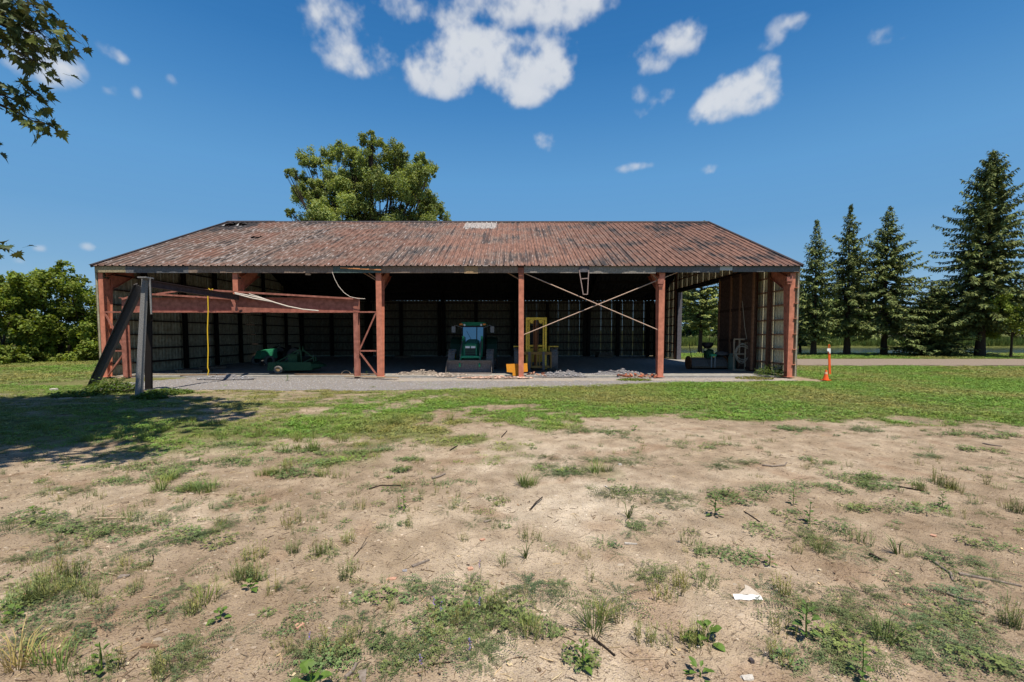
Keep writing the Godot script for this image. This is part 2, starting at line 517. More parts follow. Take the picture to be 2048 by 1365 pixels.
func view_and_light() -> void:
	var cam := Camera3D.new()
	cam.name = "camera"
	cam.projection = Camera3D.PROJECTION_FRUSTUM
	cam.near = 0.1
	cam.far = 2000.0
	cam.size = 0.1 * 1365.0 / F
	cam.frustum_offset = Vector2(0, 0.1 * 37.5 / F)
	cam.position = EYE
	cam.rotation.x = -TILT
	add_child(cam)
	cam.current = true
	var env := Environment.new()
	env.background_mode = Environment.BG_SKY
	env.tonemap_mode = Environment.TONE_MAPPER_LINEAR
	env.tonemap_exposure = 1.2
	var sm := PanoramaSkyMaterial.new()
	sm.panorama = make_sky()
	var sky := Sky.new()
	sky.sky_material = sm
	env.sky = sky
	env.background_energy_multiplier = 0.83
	env.sdfgi_enabled = true
	env.ssao_enabled = true
	env.ssil_enabled = true
	var we := WorldEnvironment.new()
	we.name = "world_environment"
	we.environment = env
	add_child(we)
	var sun := DirectionalLight3D.new()
	sun.name = "sun"
	sun.light_energy = 1.6
	sun.light_color = Color(1.0, 0.955, 0.88)
	sun.light_angular_distance = 0.53
	sun.shadow_enabled = true
	add_child(sun)
	sun.look_at_from_position(Vector3.ZERO, Vector3(-0.15, -1.0, -0.40), Vector3.BACK)

# ---------- ground ----------
func earth_color(x: float, z: float) -> Color:
	var d := -z
	var a := gn.get_noise_2d(x * 1.7 + 9.0, z * 1.7)
	var b := gn2.get_noise_2d(x * 2.3, z * 2.3 + 50.0)
	var c := gn3.get_noise_2d(x * 3.1, z * 3.1)
	var p := Vector3(0.54, 0.455, 0.36)
	p = p.lerp(Vector3(0.84, 0.77, 0.67), clampf(ss(1.6, 0.2, Vector2((x - 0.9) / 1.5, (d - 5.8) / 1.5).length()) * 0.85 + a * 0.35 + b * 0.2, 0.0, 1.0))
	p = p.lerp(Vector3(0.40, 0.325, 0.25), clampf(0.22 + 0.6 * ss(0.5, -3.0, x) * ss(9.0, 3.0, d) + 0.4 * ss(1.0, 4.0, x) * ss(7.0, 2.5, d) - a * 0.9 + c * 0.35, 0.0, 0.85))
	p = p.lerp(Vector3(0.40, 0.29, 0.21), clampf((b - 0.28) * 2.2, 0.0, 0.6))
	var g := lawn(x, z)
	p = p.lerp(Vector3(0.19, 0.235, 0.075) * (1.0 + 0.4 * b), clampf(g * 1.15, 0.0, 1.0) * 0.86)
	if d > 44.0:
		p = p.lerp(Vector3(0.16, 0.19, 0.07), ss(44.0, 45.0, d))
	elif d > 36.0 and x < 13.0:
		p = p.lerp(Vector3(0.2, 0.22, 0.09), ss(39.0, 41.0, d))
	return Color(p.x, p.y, p.z)

func make_ground() -> void:
	var ds := [-60.0, -20.0, -6.0, -1.0, 0.6]
	var d := 1.5
	while d < 130.0:
		ds.append(d)
		d *= 1.0115
	for k in [150.0, 190.0, 260.0, 400.0, 700.0]:
		ds.append(k)
	var ts := [-14.0, -6.0, -3.0, -1.9]
	var cols := 430
	for i in cols + 1:
		ts.append(-1.32 + 2.64 * i / cols)
	for k in [1.9, 3.0, 6.0, 14.0]:
		ts.append(k)
	var n: int = ts.size()
	var v := PackedVector3Array()
	var nn := PackedVector3Array()
	var c := PackedColorArray()
	var t := PackedVector2Array()
	var t2 := PackedVector2Array()
	var ix := PackedInt32Array()
	for r in ds.size():
		var dd: float = ds[r]
		var wide: float = maxf(dd, 1.5) + 0.8 if dd > 0.0 else 14.0 + absf(dd)
		for k in n:
			var x: float = ts[k] * wide
			var z := -dd
			var y := gh(x, z)
			v.push_back(Vector3(x, y, z))
			c.push_back(earth_color(x, z))
			t.push_back(Vector2(x, z))
			t2.push_back(Vector2(x * 0.83 + z * 0.55, z * 0.83 - x * 0.55))
	for r in ds.size():
		for k in n:
			var x0: Vector3 = v[r * n + maxi(k - 1, 0)]
			var x1: Vector3 = v[r * n + mini(k + 1, n - 1)]
			var z0: Vector3 = v[maxi(r - 1, 0) * n + k]
			var z1: Vector3 = v[mini(r + 1, ds.size() - 1) * n + k]
			var m := (z0 - z1).cross(x1 - x0).normalized()
			nn.push_back(m if m.y > 0.0 else -m)
	for r in ds.size() - 1:
		for k in n - 1:
			var a := r * n + k
			ix.append_array([a, a + n, a + n + 1, a, a + n + 1, a + 1])
	var arr := []
	arr.resize(Mesh.ARRAY_MAX)
	arr[Mesh.ARRAY_VERTEX] = v
	arr[Mesh.ARRAY_NORMAL] = nn
	arr[Mesh.ARRAY_COLOR] = c
	arr[Mesh.ARRAY_TEX_UV] = t
	arr[Mesh.ARRAY_TEX_UV2] = t2
	arr[Mesh.ARRAY_INDEX] = ix
	var mesh := ArrayMesh.new()
	mesh.add_surface_from_arrays(Mesh.PRIMITIVE_TRIANGLES, arr)
	var m := mat(1, 1, 1, 0.95)
	m.metallic_specular = 0.15
	m.vertex_color_use_as_albedo = true
	m.albedo_texture = tex.earth
	m.uv1_scale = Vector3.ONE / 2.3
	m.heightmap_enabled = true
	m.heightmap_texture = tex.earth_h
	m.heightmap_scale = 2.0
	m.detail_enabled = true
	m.detail_albedo = tex.blot
	m.detail_blend_mode = BaseMaterial3D.BLEND_MODE_MUL
	m.detail_uv_layer = BaseMaterial3D.DETAIL_UV_2
	m.uv2_scale = Vector3.ONE / 4.7
	mesh.surface_set_material(0, m)
	meta(put("ground", mesh), "bare dry earth with thin grass sloping off to the pond", "", "", "structure")

# a sheet that follows the ground: keep(x, z) says where
func sheet(x0: float, x1: float, z0: float, z1: float, step: float, rise: float, keep: Callable) -> MB:
	var b := MB.new()
	var nx := int((x1 - x0) / step)
	var nz := int((z1 - z0) / step)
	for i in nx:
		for j in nz:
			var x := x0 + i * step
			var z := z0 + j * step
			if not keep.call(x + step / 2, z + step / 2):
				continue
			var q := []
			for o in [Vector2(0, 0), Vector2(1, 0), Vector2(1, 1), Vector2(0, 1)]:
				var px: float = x + o.x * step
				var pz: float = z + o.y * step
				q.append(Vector3(px, gh(px, pz) + rise + gn3.get_noise_2d(px * 6.0, pz * 6.0) * 0.006, pz))
			b.quad(q[0], q[1], q[2], q[3])
	return b
func on_gravel(x: float, z: float) -> bool:
	var d := -z
	var e := gn2.get_noise_2d(x * 2.0, z * 2.0)
	var near: float = lerpf(15.15, 18.6, ss(-3.0, 11.5, x))
	return d > near + e * 0.5 and d < 20.6 and x > -14.6 - e and x < 11.2 + e
func make_paving() -> void:
	var b := sheet(-16.0, 12.0, -20.7, -14.6, 0.14, 0.012, on_gravel)
	var m := worn(mat(0.36, 0.36, 0.375, 0.95), "grit", 2.2, 2.0)
	m.detail_enabled = true
	m.detail_albedo = tex.pale
	m.detail_mask = tex.mask
	m.detail_blend_mode = BaseMaterial3D.BLEND_MODE_MIX
	struct("gravel_apron", b, m, "grey gravel apron along the open front of the shed")
	var f := MB.new()
	f.box(Vector3(-2.78, -0.06, -29.55), Vector3(30.3, 0.16, 18.6))
	struct("floor", f, worn(mat(0.42, 0.41, 0.39, 0.85), "conc", 0.35), "dusty concrete floor slab inside the open shed")
	# crushed concrete edge along the slab
	var p := sheet(-5.2, 12.0, -19.75, -17.6, 0.12, 0.016, func(x: float, z: float) -> bool: return -z > 18.5 + 0.02 * x + gn2.get_noise_2d(x * 3.0, z * 3.0) * 0.8)
	struct("crushed_concrete_path", p, worn(mat(0.68, 0.60, 0.52, 0.95), "grit", 3.1, 2.0), "pale crushed concrete edging between lawn and shed floor")
	var r := sheet(12.6, 120.0, -35.4, -26.2, 0.4, 0.03, func(x: float, z: float) -> bool: return -z > 27.3 - 0.012 * x + gn2.get_noise_2d(x, z) * 0.7 + ss(14.0, 12.6, x) * 3.0 and -z < 33.8 + gn2.get_noise_2d(x + 9.0, z) * 0.4)
	struct("road", r, worn(mat(0.44, 0.355, 0.28, 0.95), "grit", 1.4, 1.5), "dusty gravel road running past the right end of the shed")
	var w := MB.new()
	w.quad(Vector3(-300, -0.42, -46), Vector3(300, -0.42, -46), Vector3(300, -0.42, -84), Vector3(-300, -0.42, -84))
	var wm := mat(0.012, 0.020, 0.018, 0.06)
	wm.metallic_specular = 0.5
	wm.uv1_triplanar = true
	wm.uv1_world_triplanar = true
	wm.uv1_scale = Vector3(0.12, 0.12, 0.4)
	wm.heightmap_enabled = true
	wm.heightmap_texture = tex.wave
	wm.heightmap_scale = 3.0
	struct("pond_water", w, wm, "calm blue pond water beyond the road and trees")

# ---------- the shed ----------
const XL := -17.93
const XR := 12.38
const ZF := -19.6
const ZR := -29.2
const ZB := -38.85
const YE := 4.80
const YR := 8.96
func roof_at(x: float, s: float, h: float, back := false) -> Vector3: # s 0 at the eave, 1 at the ridge; h above the sheet
	var z := lerpf(ZB if back else ZF, ZR, s)
	var y := lerpf(YE, YR, s)
	var n := Vector3(0, 9.6, 4.16).normalized()
	if back:
		n.z = -n.z
	return Vector3(x, y, z) + n * h
func wall_x(x: float, y: float) -> float: # the end walls stand a little out of plumb
	return x
func holes_at(x: float) -> Array: # [from, to] along the slope where the sheet is open: rusted by the ridge, one hole added
	if x > -17.75 and x < -16.2:
		return [0.862 + 0.022 * sin(x * 37.0), 0.962 + 0.014 * sin(x * 61.0 + 1.0) - 0.02 * absf(x + 16.95)]
	if x > -14.05 and x < -13.45:  # added opening that lets sun fall on the small tractor hood
		return [0.522 + 0.01 * sin(x * 47.0), 0.575 + 0.008 * sin(x * 31.0)]
	return []
# one trapezoid-ribbed sheet of three ribs; rows of the profile run from eave to ridge
func roof_sheet(x0: float, x1: float, h0: float, back: bool, jag: float) -> MB:
	var b := MB.new()
	b.mapped = true
	var pitch := 0.3035
	var x := x0
	var pts := []
	while x < x1 - 0.01:
		for q in [[0.0, 0.0], [0.222, 0.0], [0.236, 0.048], [0.272, 0.048]]:
			pts.append(Vector2(minf(x + q[0], x1), q[1]))
		x += pitch
	pts.append(Vector2(x1, 0.0))
	for i in pts.size() - 1:
		if pts[i + 1].x - pts[i].x < 0.001:
			continue
		var runs := [[-0.004 + jag * (0.5 + 0.5 * sin(pts[i].x * 9.0)), 1.0]]
		if not back:
			var hole := holes_at((pts[i].x + pts[i + 1].x) / 2)
			if hole.size():
				runs = [[0.0, hole[0]], [hole[1], 1.0]]
		for run in runs:
			var k := 5
			for j in k:
				var s0: float = lerpf(run[0], run[1], float(j) / k)
				var s1: float = lerpf(run[0], run[1], float(j + 1) / k)
				var w := []
				var uvs := []
				for e in [[i, s0], [i + 1, s0], [i + 1, s1], [i, s1]]:
					var p: Vector2 = pts[e[0]]
					var dent := gn2.get_noise_2d(p.x * 3.0, e[1] * 22.0) * 0.006
					w.append(roof_at(p.x, e[1], p.y + h0 + dent, back))
					uvs.append(Vector2((p.x - XL) / 30.35, 1.0 - e[1]))
				b.quv(w[0], w[1], w[2], w[3], uvs[0], uvs[1], uvs[2], uvs[3])
	return b
# one wall sheet with shallow ribs. along: 0 = wall runs in x at z, 1 = wall runs in z at x
func wall_sheet(a0: float, a1: float, fixed: float, along: int, y0: float, top: Callable, pitch := 0.24) -> MB:
	var b := MB.new()
	var a := a0
	var pts := []
	while a < a1 - 0.005:
		for q in [[0.0, 0.0], [0.5, 0.0], [0.64, 0.035], [0.86, 0.035]]:
			pts.append(Vector2(minf(a + q[0] * pitch, a1), q[1]))
		a += pitch
	pts.append(Vector2(a1, 0.0))
	for i in pts.size() - 1:
		var p: Vector2 = pts[i]
		var q: Vector2 = pts[i + 1]
		if q.x - p.x < 0.001:
			continue
		var tp: float = top.call(p.x)
		var tq: float = top.call(q.x)
		if along == 0:
			b.quad(Vector3(p.x, y0, fixed - p.y), Vector3(q.x, y0, fixed - q.y), Vector3(q.x, tq, fixed - q.y), Vector3(p.x, tp, fixed - p.y))
		else:
			var sg := signf(fixed)
			b.quad(Vector3(fixed + sg * p.y, y0, p.x), Vector3(fixed + sg * q.y, y0, q.x), Vector3(fixed + sg * q.y, tq, q.x), Vector3(fixed + sg * p.y, tp, p.x))
	return b
func gable(z: float) -> float: # underside of the roof over an end wall
	return lerpf(YE, YR, clampf((ZF - z) / 9.6, 0.0, 1.0) if z > ZR else clampf((z - ZB) / 9.65, 0.0, 1.0)) - 0.03
func frame(shed: Node3D, x: float, cut: float, m: Material, fl: float) -> void: # tapered column front and back, rafters to the ridge
	var yk := 4.30
	var b := MB.new()
	var zo := -19.78
	var ub := Vector3.BACK
	# column: outer flange upright, inner flange leaning; web between
	b.box(Vector3(x, (cut + yk + 0.22) / 2, zo - 0.008), Vector3(fl, yk + 0.22 - cut, 0.016))
	var d0 := lerpf(0.24, 0.5, cut / yk)
	b.bar(Vector3(x, cut, zo - d0), Vector3(x, yk, zo - 0.5), fl, 0.014, ub)
	b.hexa([Vector3(x - 0.006, cut, zo - 0.016), Vector3(x + 0.006, cut, zo - 0.016), Vector3(x + 0.006, cut, zo - d0), Vector3(x - 0.006, cut, zo - d0), Vector3(x - 0.006, yk, zo - 0.016), Vector3(x + 0.006, yk, zo - 0.016), Vector3(x + 0.006, yk, zo - 0.5), Vector3(x - 0.006, yk, zo - 0.5)])
	if cut < 0.1:
		b.box(Vector3(x, 0.015, zo - 0.13), Vector3(fl + 0.08, 0.03, 0.4))
	obj("column", b, m, shed)
	var h := MB.new() # haunch and rafter
	var up := Vector3(0, 9.6, 4.16).normalized()
	var p0 := roof_at(x, 0.028, -0.235)
	var p1 := roof_at(x, 1.0, -0.235)
	h.ibeam(p0 - up * 0.12, p1 - up * 0.06, up, 0.46, 0.30, fl * 0.9)
	var k0 := Vector3(x, yk - 0.45, zo - 0.49)
	var k1 := Vector3(x, 4.28 + 0.30, zo - 1.75)
	var t0 := Vector3(x, yk + 0.15, zo - 0.45)
	h.hexa([k0 + Vector3(-0.006, 0, 0), k0 + Vector3(0.006, 0, 0), k1 + Vector3(0.006, 0, 0), k1 + Vector3(-0.006, 0, 0), t0 + Vector3(-0.006, 0, 0), t0 + Vector3(0.006, 0, 0), k1 + Vector3(0.006, 0.28, 0), k1 + Vector3(-0.006, 0.28, 0)])
	h.bar(k0, k1, fl * 0.9, 0.014, Vector3.BACK)
	obj("rafter", h, m, shed)
	var hb := MB.new()
	var upb := Vector3(0, 9.65, -4.16).normalized()
	hb.ibeam(roof_at(x, 0.03, -0.3, true), roof_at(x, 1.0, -0.29, true), upb, 0.44, 0.30, fl * 0.9)
	hb.ibeam(Vector3(x, 0.0, ZB + 0.32), Vector3(x, 4.45, ZB + 0.42), Vector3.BACK, 0.26, 0.5, fl)
	obj("rafter", hb, M.sooty, shed)

func make_shed() -> void:
	var shed := thing("shed", "long open-fronted steel shed with rusty red ribbed roof", "shed")
	# roof: sheets of three ribs, front and back, each with its dark inner face
	var roof := hold("roof", shed)
	var x := XL
	var i := 0
	while x < XR - 0.05:
		var x1 := minf(x + 0.9105, XR)
		obj("roof_panel", roof_sheet(x, x1, 0.0, false, 0.004 * sin(i * 2.3)), M.roof, roof)
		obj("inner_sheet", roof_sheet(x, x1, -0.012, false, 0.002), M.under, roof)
		obj("back_panel", roof_sheet(x, x1, 0.0, true, 0.0), M.roof, roof)
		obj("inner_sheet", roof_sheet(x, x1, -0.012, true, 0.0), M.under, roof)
		x = x1
		i += 1
	var cap := MB.new()
	for seg in [[XL - 0.06, -15.0, 0.075], [-15.0, -4.6, 0.05], [-4.6, 4.4, 0.055], [4.4, XR + 0.05, 0.05]]:
		var u := [roof_at(seg[0], 0.983, seg[2]), roof_at(seg[1], 0.983, seg[2]), Vector3(seg[1], YR + seg[2] + 0.015, ZR), Vector3(seg[0], YR + seg[2] + 0.015, ZR)]
		var w := [Vector3(seg[0], YR + seg[2] + 0.015, ZR), Vector3(seg[1], YR + seg[2] + 0.015, ZR), roof_at(seg[1], 0.983, seg[2], true), roof_at(seg[0], 0.983, seg[2], true)]
		cap.quad(u[0], u[1], u[2], u[3])
		cap.quad(w[0], w[1], w[2], w[3])
		cap.box((u[0] + u[1]) / 2 - Vector3(0, 0.02, 0), Vector3(seg[1] - seg[0], 0.04, 0.006))
	obj("ridge_cap", cap, M.darkmetal, roof)
	for e in [XL - 0.02, XR + 0.02]:
		for back in [false, true]:
			var g := MB.new()
			g.bar(roof_at(e, -0.004, 0.0, back), roof_at(e, 1.0, 0.0, back), 0.05, 0.13, Vector3.UP)
			g.bar(roof_at(e, -0.004, 0.05, back), roof_at(e, 1.0, 0.05, back), 0.14, 0.012, Vector3.UP)
			obj("rake_trim", g, M.darkmetal, roof)
	# torn flaps round the hole by the ridge
	for k in 7:
		var fx := -17.6 + k * 0.21
		var s: float = holes_at(fx)[1 if k % 2 else 0]
		var f := MB.new()
		var tip := roof_at(fx + 0.06, s + (-0.018 if k % 2 else 0.022), 0.05 + 0.05 * sin(k * 2.0))
		f.tri(roof_at(fx - 0.08, s, 0.0), roof_at(fx + 0.1, s, 0.0), tip)
		obj("torn_flap", f, M.zinc, roof)
	# frames
	frame(shed, -17.76, 0.0, M.primer, 0.20)
	frame(shed, -11.95, 3.50, M.primer, 0.22)
	frame(shed, -5.76, 0.0, M.primer, 0.24)
	frame(shed, 0.40, 0.0, M.primer, 0.22)
	frame(shed, 6.48, 0.0, M.primer, 0.25)
	frame(shed, 12.12, 0.0, M.primer, 0.22)
	# purlins under each slope, one length per slope
	for back in [false, true]:
		for k in 8:
			var s: float = 0.03 + k * 0.135
			var b := MB.new()
			b.box((roof_at(XL + 0.1, s, -0.105, back) + roof_at(XR - 0.1, s, -0.105, back)) / 2, Vector3(XR - XL - 0.2, 0.2, 0.012))
			b.box((roof_at(XL + 0.1, s, -0.02, back) + roof_at(XR - 0.1, s, -0.02, back)) / 2 + Vector3(0, 0, 0.03), Vector3(XR - XL - 0.2, 0.012, 0.06), Basis(Vector3.RIGHT, (0.409 if not back else -0.409)))
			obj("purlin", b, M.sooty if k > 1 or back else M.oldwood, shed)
	# eave boards in odd lengths
	var boards := [[188, 250, 534, 545, "board_pale"], [250, 376, 534, 546, "board_slate"], [376, 666, 534, 546, "board_brown"], [666, 762, 535, 546, "board_teal"], [762, 928, 534, 546, "board_brown"], [928, 956, 540, 547, "board_tan"], [956, 1036, 534, 546, "board_brown"], [1048, 1158, 534, 546, "board_grey"], [1178, 1312, 534, 547, "board_grey"], [1312, 1440, 533, 545, "board_slate"], [1440, 1466, 534, 541, "board_white"], [1466, 1600, 533, 544, "board_slate"]]
	for q in boards:
		var a := pt(q[0], q[3], -19.66)
		var c := pt(q[1], q[2], -19.66)
		var b := MB.new()
		b.box(Vector3((a.x + c.x) / 2, (a.y + YE - 0.02) / 2, -19.68 - 0.002 * (int(q[0]) % 7)), Vector3(c.x - a.x - 0.01, YE - 0.02 - a.y, 0.04), Basis(Vector3.BACK, 0.002 * sin(q[0])))
		obj("eave_board", b, M[q[4]], shed)
	var st := MB.new()
	st.bar(pt(680, 536, -19.62), pt(762, 540, -19.62), 0.02, 0.05)
	obj("orange_strip", st, M.board_orange, shed)
	# ---- end and back walls
	for side in [XL + 0.01, XR - 0.01]:
		var wall := hold("left_wall" if side < 0 else "right_wall", shed)
		var z := -19.75
		while z > ZB + 0.02:
			var z1 := maxf(z - 0.9, ZB)
			var y0 := 0.03
			var door: bool = side > 0 and z < -25.6 and z > -33.3
			if door:
				y0 = 5.12
			obj("wall_panel", wall_sheet(z1, z, side, 1, y0, gable), M.cream if side > 0 else M.cream_left_shaded, wall)
			z = z1
		for k in 12: # girts
			var y := 0.55 + 0.665 * k
			var z0 := -20.35 if side < 0 else -19.83
			var z2 := ZB + 0.3
			if y > 4.4:
				z0 = minf(z0, ZF - (y + 0.35 - YE) / 0.4333)
				z2 = maxf(z2, ZB + (y + 0.35 - YE) / 0.4333)
			if z2 - z0 > -0.6:
				continue
			var spans := [[z0, z2]]
			if side > 0 and y < 5.1:
				spans = [[z0, -25.9], [-33.4, z2]]
			var sg := signf(side)
			for sp in spans:
				var b := MB.new()
				var l: float = sp[0] - sp[1]
				var m: float = (sp[0] + sp[1]) / 2
				b.box(Vector3(side - sg * 0.095, y, m), Vector3(0.19, 0.038, l))
				b.box(Vector3(side - sg * 0.187, y - 0.03, m), Vector3(0.01, 0.05, l))
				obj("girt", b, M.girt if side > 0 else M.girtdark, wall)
		for zz in [-22.0, -24.6, -27.2, -29.6, -32.5, -35.6] if side < 0 else [-21.45, -22.7, -24.4, -33.7, -36.2]:
			var b := MB.new()
			var tp := gable(zz) - 0.3
			b.ibeam(Vector3(side - signf(side) * 0.28, 0.02, zz), Vector3(side - signf(side) * 0.28, tp, zz), Vector3.RIGHT, 0.16, 0.16, 0.16 if side > 0 else 0.22)
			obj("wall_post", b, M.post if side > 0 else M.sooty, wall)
		if side > 0:
			var b := MB.new()
			b.box(Vector3(side - 0.2, 5.02, -29.9), Vector3(0.22, 0.22, 7.0))
			b.bar(Vector3(side - 0.36, 5.08, -33.4), Vector3(side - 0.36, 5.08, -22.6), 0.06, 0.1)
			obj("door_track", b, M.sooty, wall)
			var j := MB.new()
			j.box(Vector3(side - 0.12, 2.5, -33.42), Vector3(0.3, 4.98, 0.22))
			obj("door_jamb", j, M.bluegrey, wall)
	var back := hold("back_wall", shed)
	x = XL + 0.01
	while x < XR - 0.05:
		var x1 := minf(x + 0.9105, XR)
		obj("wall_panel", wall_sheet(x, x1, ZB + 0.03, 0, 0.05, func(_a: float) -> float: return YE - 0.075), M.cream_shaded, back)
		x = x1
	for k in 7:
		var b := MB.new()
		var y := 0.55 + 0.665 * k
		b.box(Vector3((XL + XR) / 2, y, ZB + 0.14), Vector3(XR - XL - 0.2, 0.06, 0.19))
		b.box(Vector3((XL + XR) / 2, y - 0.03, ZB + 0.237), Vector3(XR - XL - 0.2, 0.09, 0.01))
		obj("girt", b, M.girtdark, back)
	for px in [663, 733, 802, 879, 952, 1024, 1095, 1170, 1236, 1296]:
		var q := pt(px, 660, ZB + 0.36)
		var b := MB.new()
		b.ibeam(Vector3(q.x, 0.02, ZB + 0.36), Vector3(q.x, YE - 0.2, ZB + 0.36), Vector3.BACK, 0.2, 0.2, 0.26)
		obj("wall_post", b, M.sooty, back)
	var cl := MB.new() # blocks that close the sheets between the ribs; daylight shows through the ribs
	x = XL
	while x < XR - 0.3:
		var gap: float = 0.075 if gn3.get_noise_1d(x * 40.0) > -0.1 else 0.0
		cl.box(Vector3(x + 0.11 - 0.0, YE - 0.045, ZB + 0.03), Vector3(0.305 - gap, 0.10, 0.04))
		x += 0.3035
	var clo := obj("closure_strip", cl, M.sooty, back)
	clo.set_meta("kind", "stuff")
	# ---- carrying beam that stands in for the cut column, on two posts laced to the columns
	var beam := MB.new()
	var ba := pt(243, 611, -19.80)
	var bb := pt(719, 611, -19.80)
	beam.ibeam(ba, bb, Vector3.UP, 0.64, 0.64, 0.28, 0.02, 0.014)
	obj("carrying_beam", beam, M.primer_dark, shed)
	for p in [[252, 207], [714, 757]]:
		var q := pt(p[0], 700, -19.78)
		var b := MB.new()
		b.ibeam(Vector3(q.x, 0.0, q.z), Vector3(q.x, bb.y - 0.32, q.z), Vector3.BACK, 0.22, 0.22, 0.20)
		obj("post", b, M.primer_dark, shed)
		var r := pt(p[1], 700, -19.78).x
		var sgn := signf(r - q.x)
		var ya := bb.y - 0.29
		var a0 := q.x + sgn * 0.1
		var a1 := r - sgn * 0.1
		for l in [[a0, ya, a1, ya], [a0, 1.15, a1, 1.15], [a0, 1.2, a1, ya - 0.05], [a0, 1.08, a1, 0.08]]:
			var e := MB.new()
			e.bar(Vector3(l[0], l[1], -19.82), Vector3(l[2], l[3], -19.82), 0.06, 0.06)
			obj("lacing_bar", e, M.primer_dark, shed)
	# ---- wind bracing: crossed rods in the fourth bay
	for r in [[1047, 546, 1318, 661], [1047, 670, 1372, 538]]:
		var b := MB.new()
		b.tube([pt(r[0], r[1], -19.86 if r[1] < 600 else -19.92), pt(r[2], r[3], -19.86 if r[1] < 600 else -19.92)], 0.022, 6)
		obj("brace_rod", b, M.rod, shed)
	for r in [[735, 545, 755, 559], [1010, 543, 1040, 560], [1297, 541, 1318, 563], [725, 545, 755, 563]]:
		var b := MB.new()
		b.bar(pt(r[0], r[1], -19.9), pt(r[2], r[3], -19.9), 0.04, 0.04)
		obj("eave_strut", b, M.girt, shed)
	# bracket that hangs below the eave
	var v := MB.new()
	var z0 := -19.64
	v.box((pt(1159, 534, z0) + pt(1177, 543, z0)) / 2, Vector3(0.42, 0.26, 0.03))
	obj("bracket_plate", v, M.bluegrey, shed)
	for l in [[1158.5, 541, 1166.5, 589], [1177.5, 541, 1175, 589], [1163, 558, 1176, 557], [1166, 589, 1175.5, 589]]:
		var e := MB.new()
		e.bar(pt(l[0], l[1], z0), pt(l[2], l[3], z0), 0.035, 0.035, Vector3.BACK)
		obj("bracket_bar", e, M.girtpale, shed)
	for q in [[1042, 541], [1322, 563], [1580, 558]]:
		var e := MB.new()
		var c := pt(q[0], q[1], -19.745)
		e.box(c, Vector3(0.26, 0.22, 0.03))
		e.box(c + Vector3(0, -0.2, 0.004), Vector3(0.2, 0.05, 0.03))
		obj("splice_plate", e, M.primer_dark, shed)
	for y in 7: # clips that carry the girts on the right-hand corner
		var e := MB.new()
		e.box(Vector3(12.27, 0.55 + 0.665 * y, -19.80), Vector3(0.16, 0.012, 0.16))
		obj("girt_clip", e, M.primer, shed)
	# sliding door of the right end, pushed open inside the wall
	var door := hold("sliding_door", shed)
	var dx := XR - 0.52
	var za := -26.15
	var zb := -22.35
	for k in 5:
		var e := MB.new()
		var w := (zb - za) / 5
		e.box(Vector3(dx + 0.03, 2.55, za + w * (k + 0.5)), Vector3(0.012, 4.9, w - 0.012))
		obj("door_board", e, M.doorboard, door)
	for k in 4:
		var e := MB.new()
		e.box(Vector3(dx - 0.03, 2.55, [za + 0.07, za + 1.45, za + 2.45, zb - 0.07][k]), Vector3(0.07, 4.9, 0.13))
		obj("door_stile", e, M.doorframe, door)
	for y in [0.16, 1.55, 3.15, 4.95]:
		var e := MB.new()
		e.box(Vector3(dx - 0.025, y, (za + zb) / 2), Vector3(0.05, 0.14, zb - za - 0.28))
		obj("door_rail", e, M.doorframe_dark, door)

# ---------- plants ----------
func rv(s: float) -> Vector3:
	return Vector3(rng.randfn() * s, rng.randfn() * s, rng.randfn() * s)
func unit() -> Vector3:
	return Vector3(rng.randfn(), rng.randfn(), rng.randfn()).normalized()
func tone(base: Color, spread: float, warm := 0.0) -> Color:
	var k := 1.0 + rng.randf_range(-spread, spread)
	var w := rng.randf_range(-warm, warm)
	return Color(base.r * k * (1.0 + w), base.g * k, base.b * k * (1.0 - w))

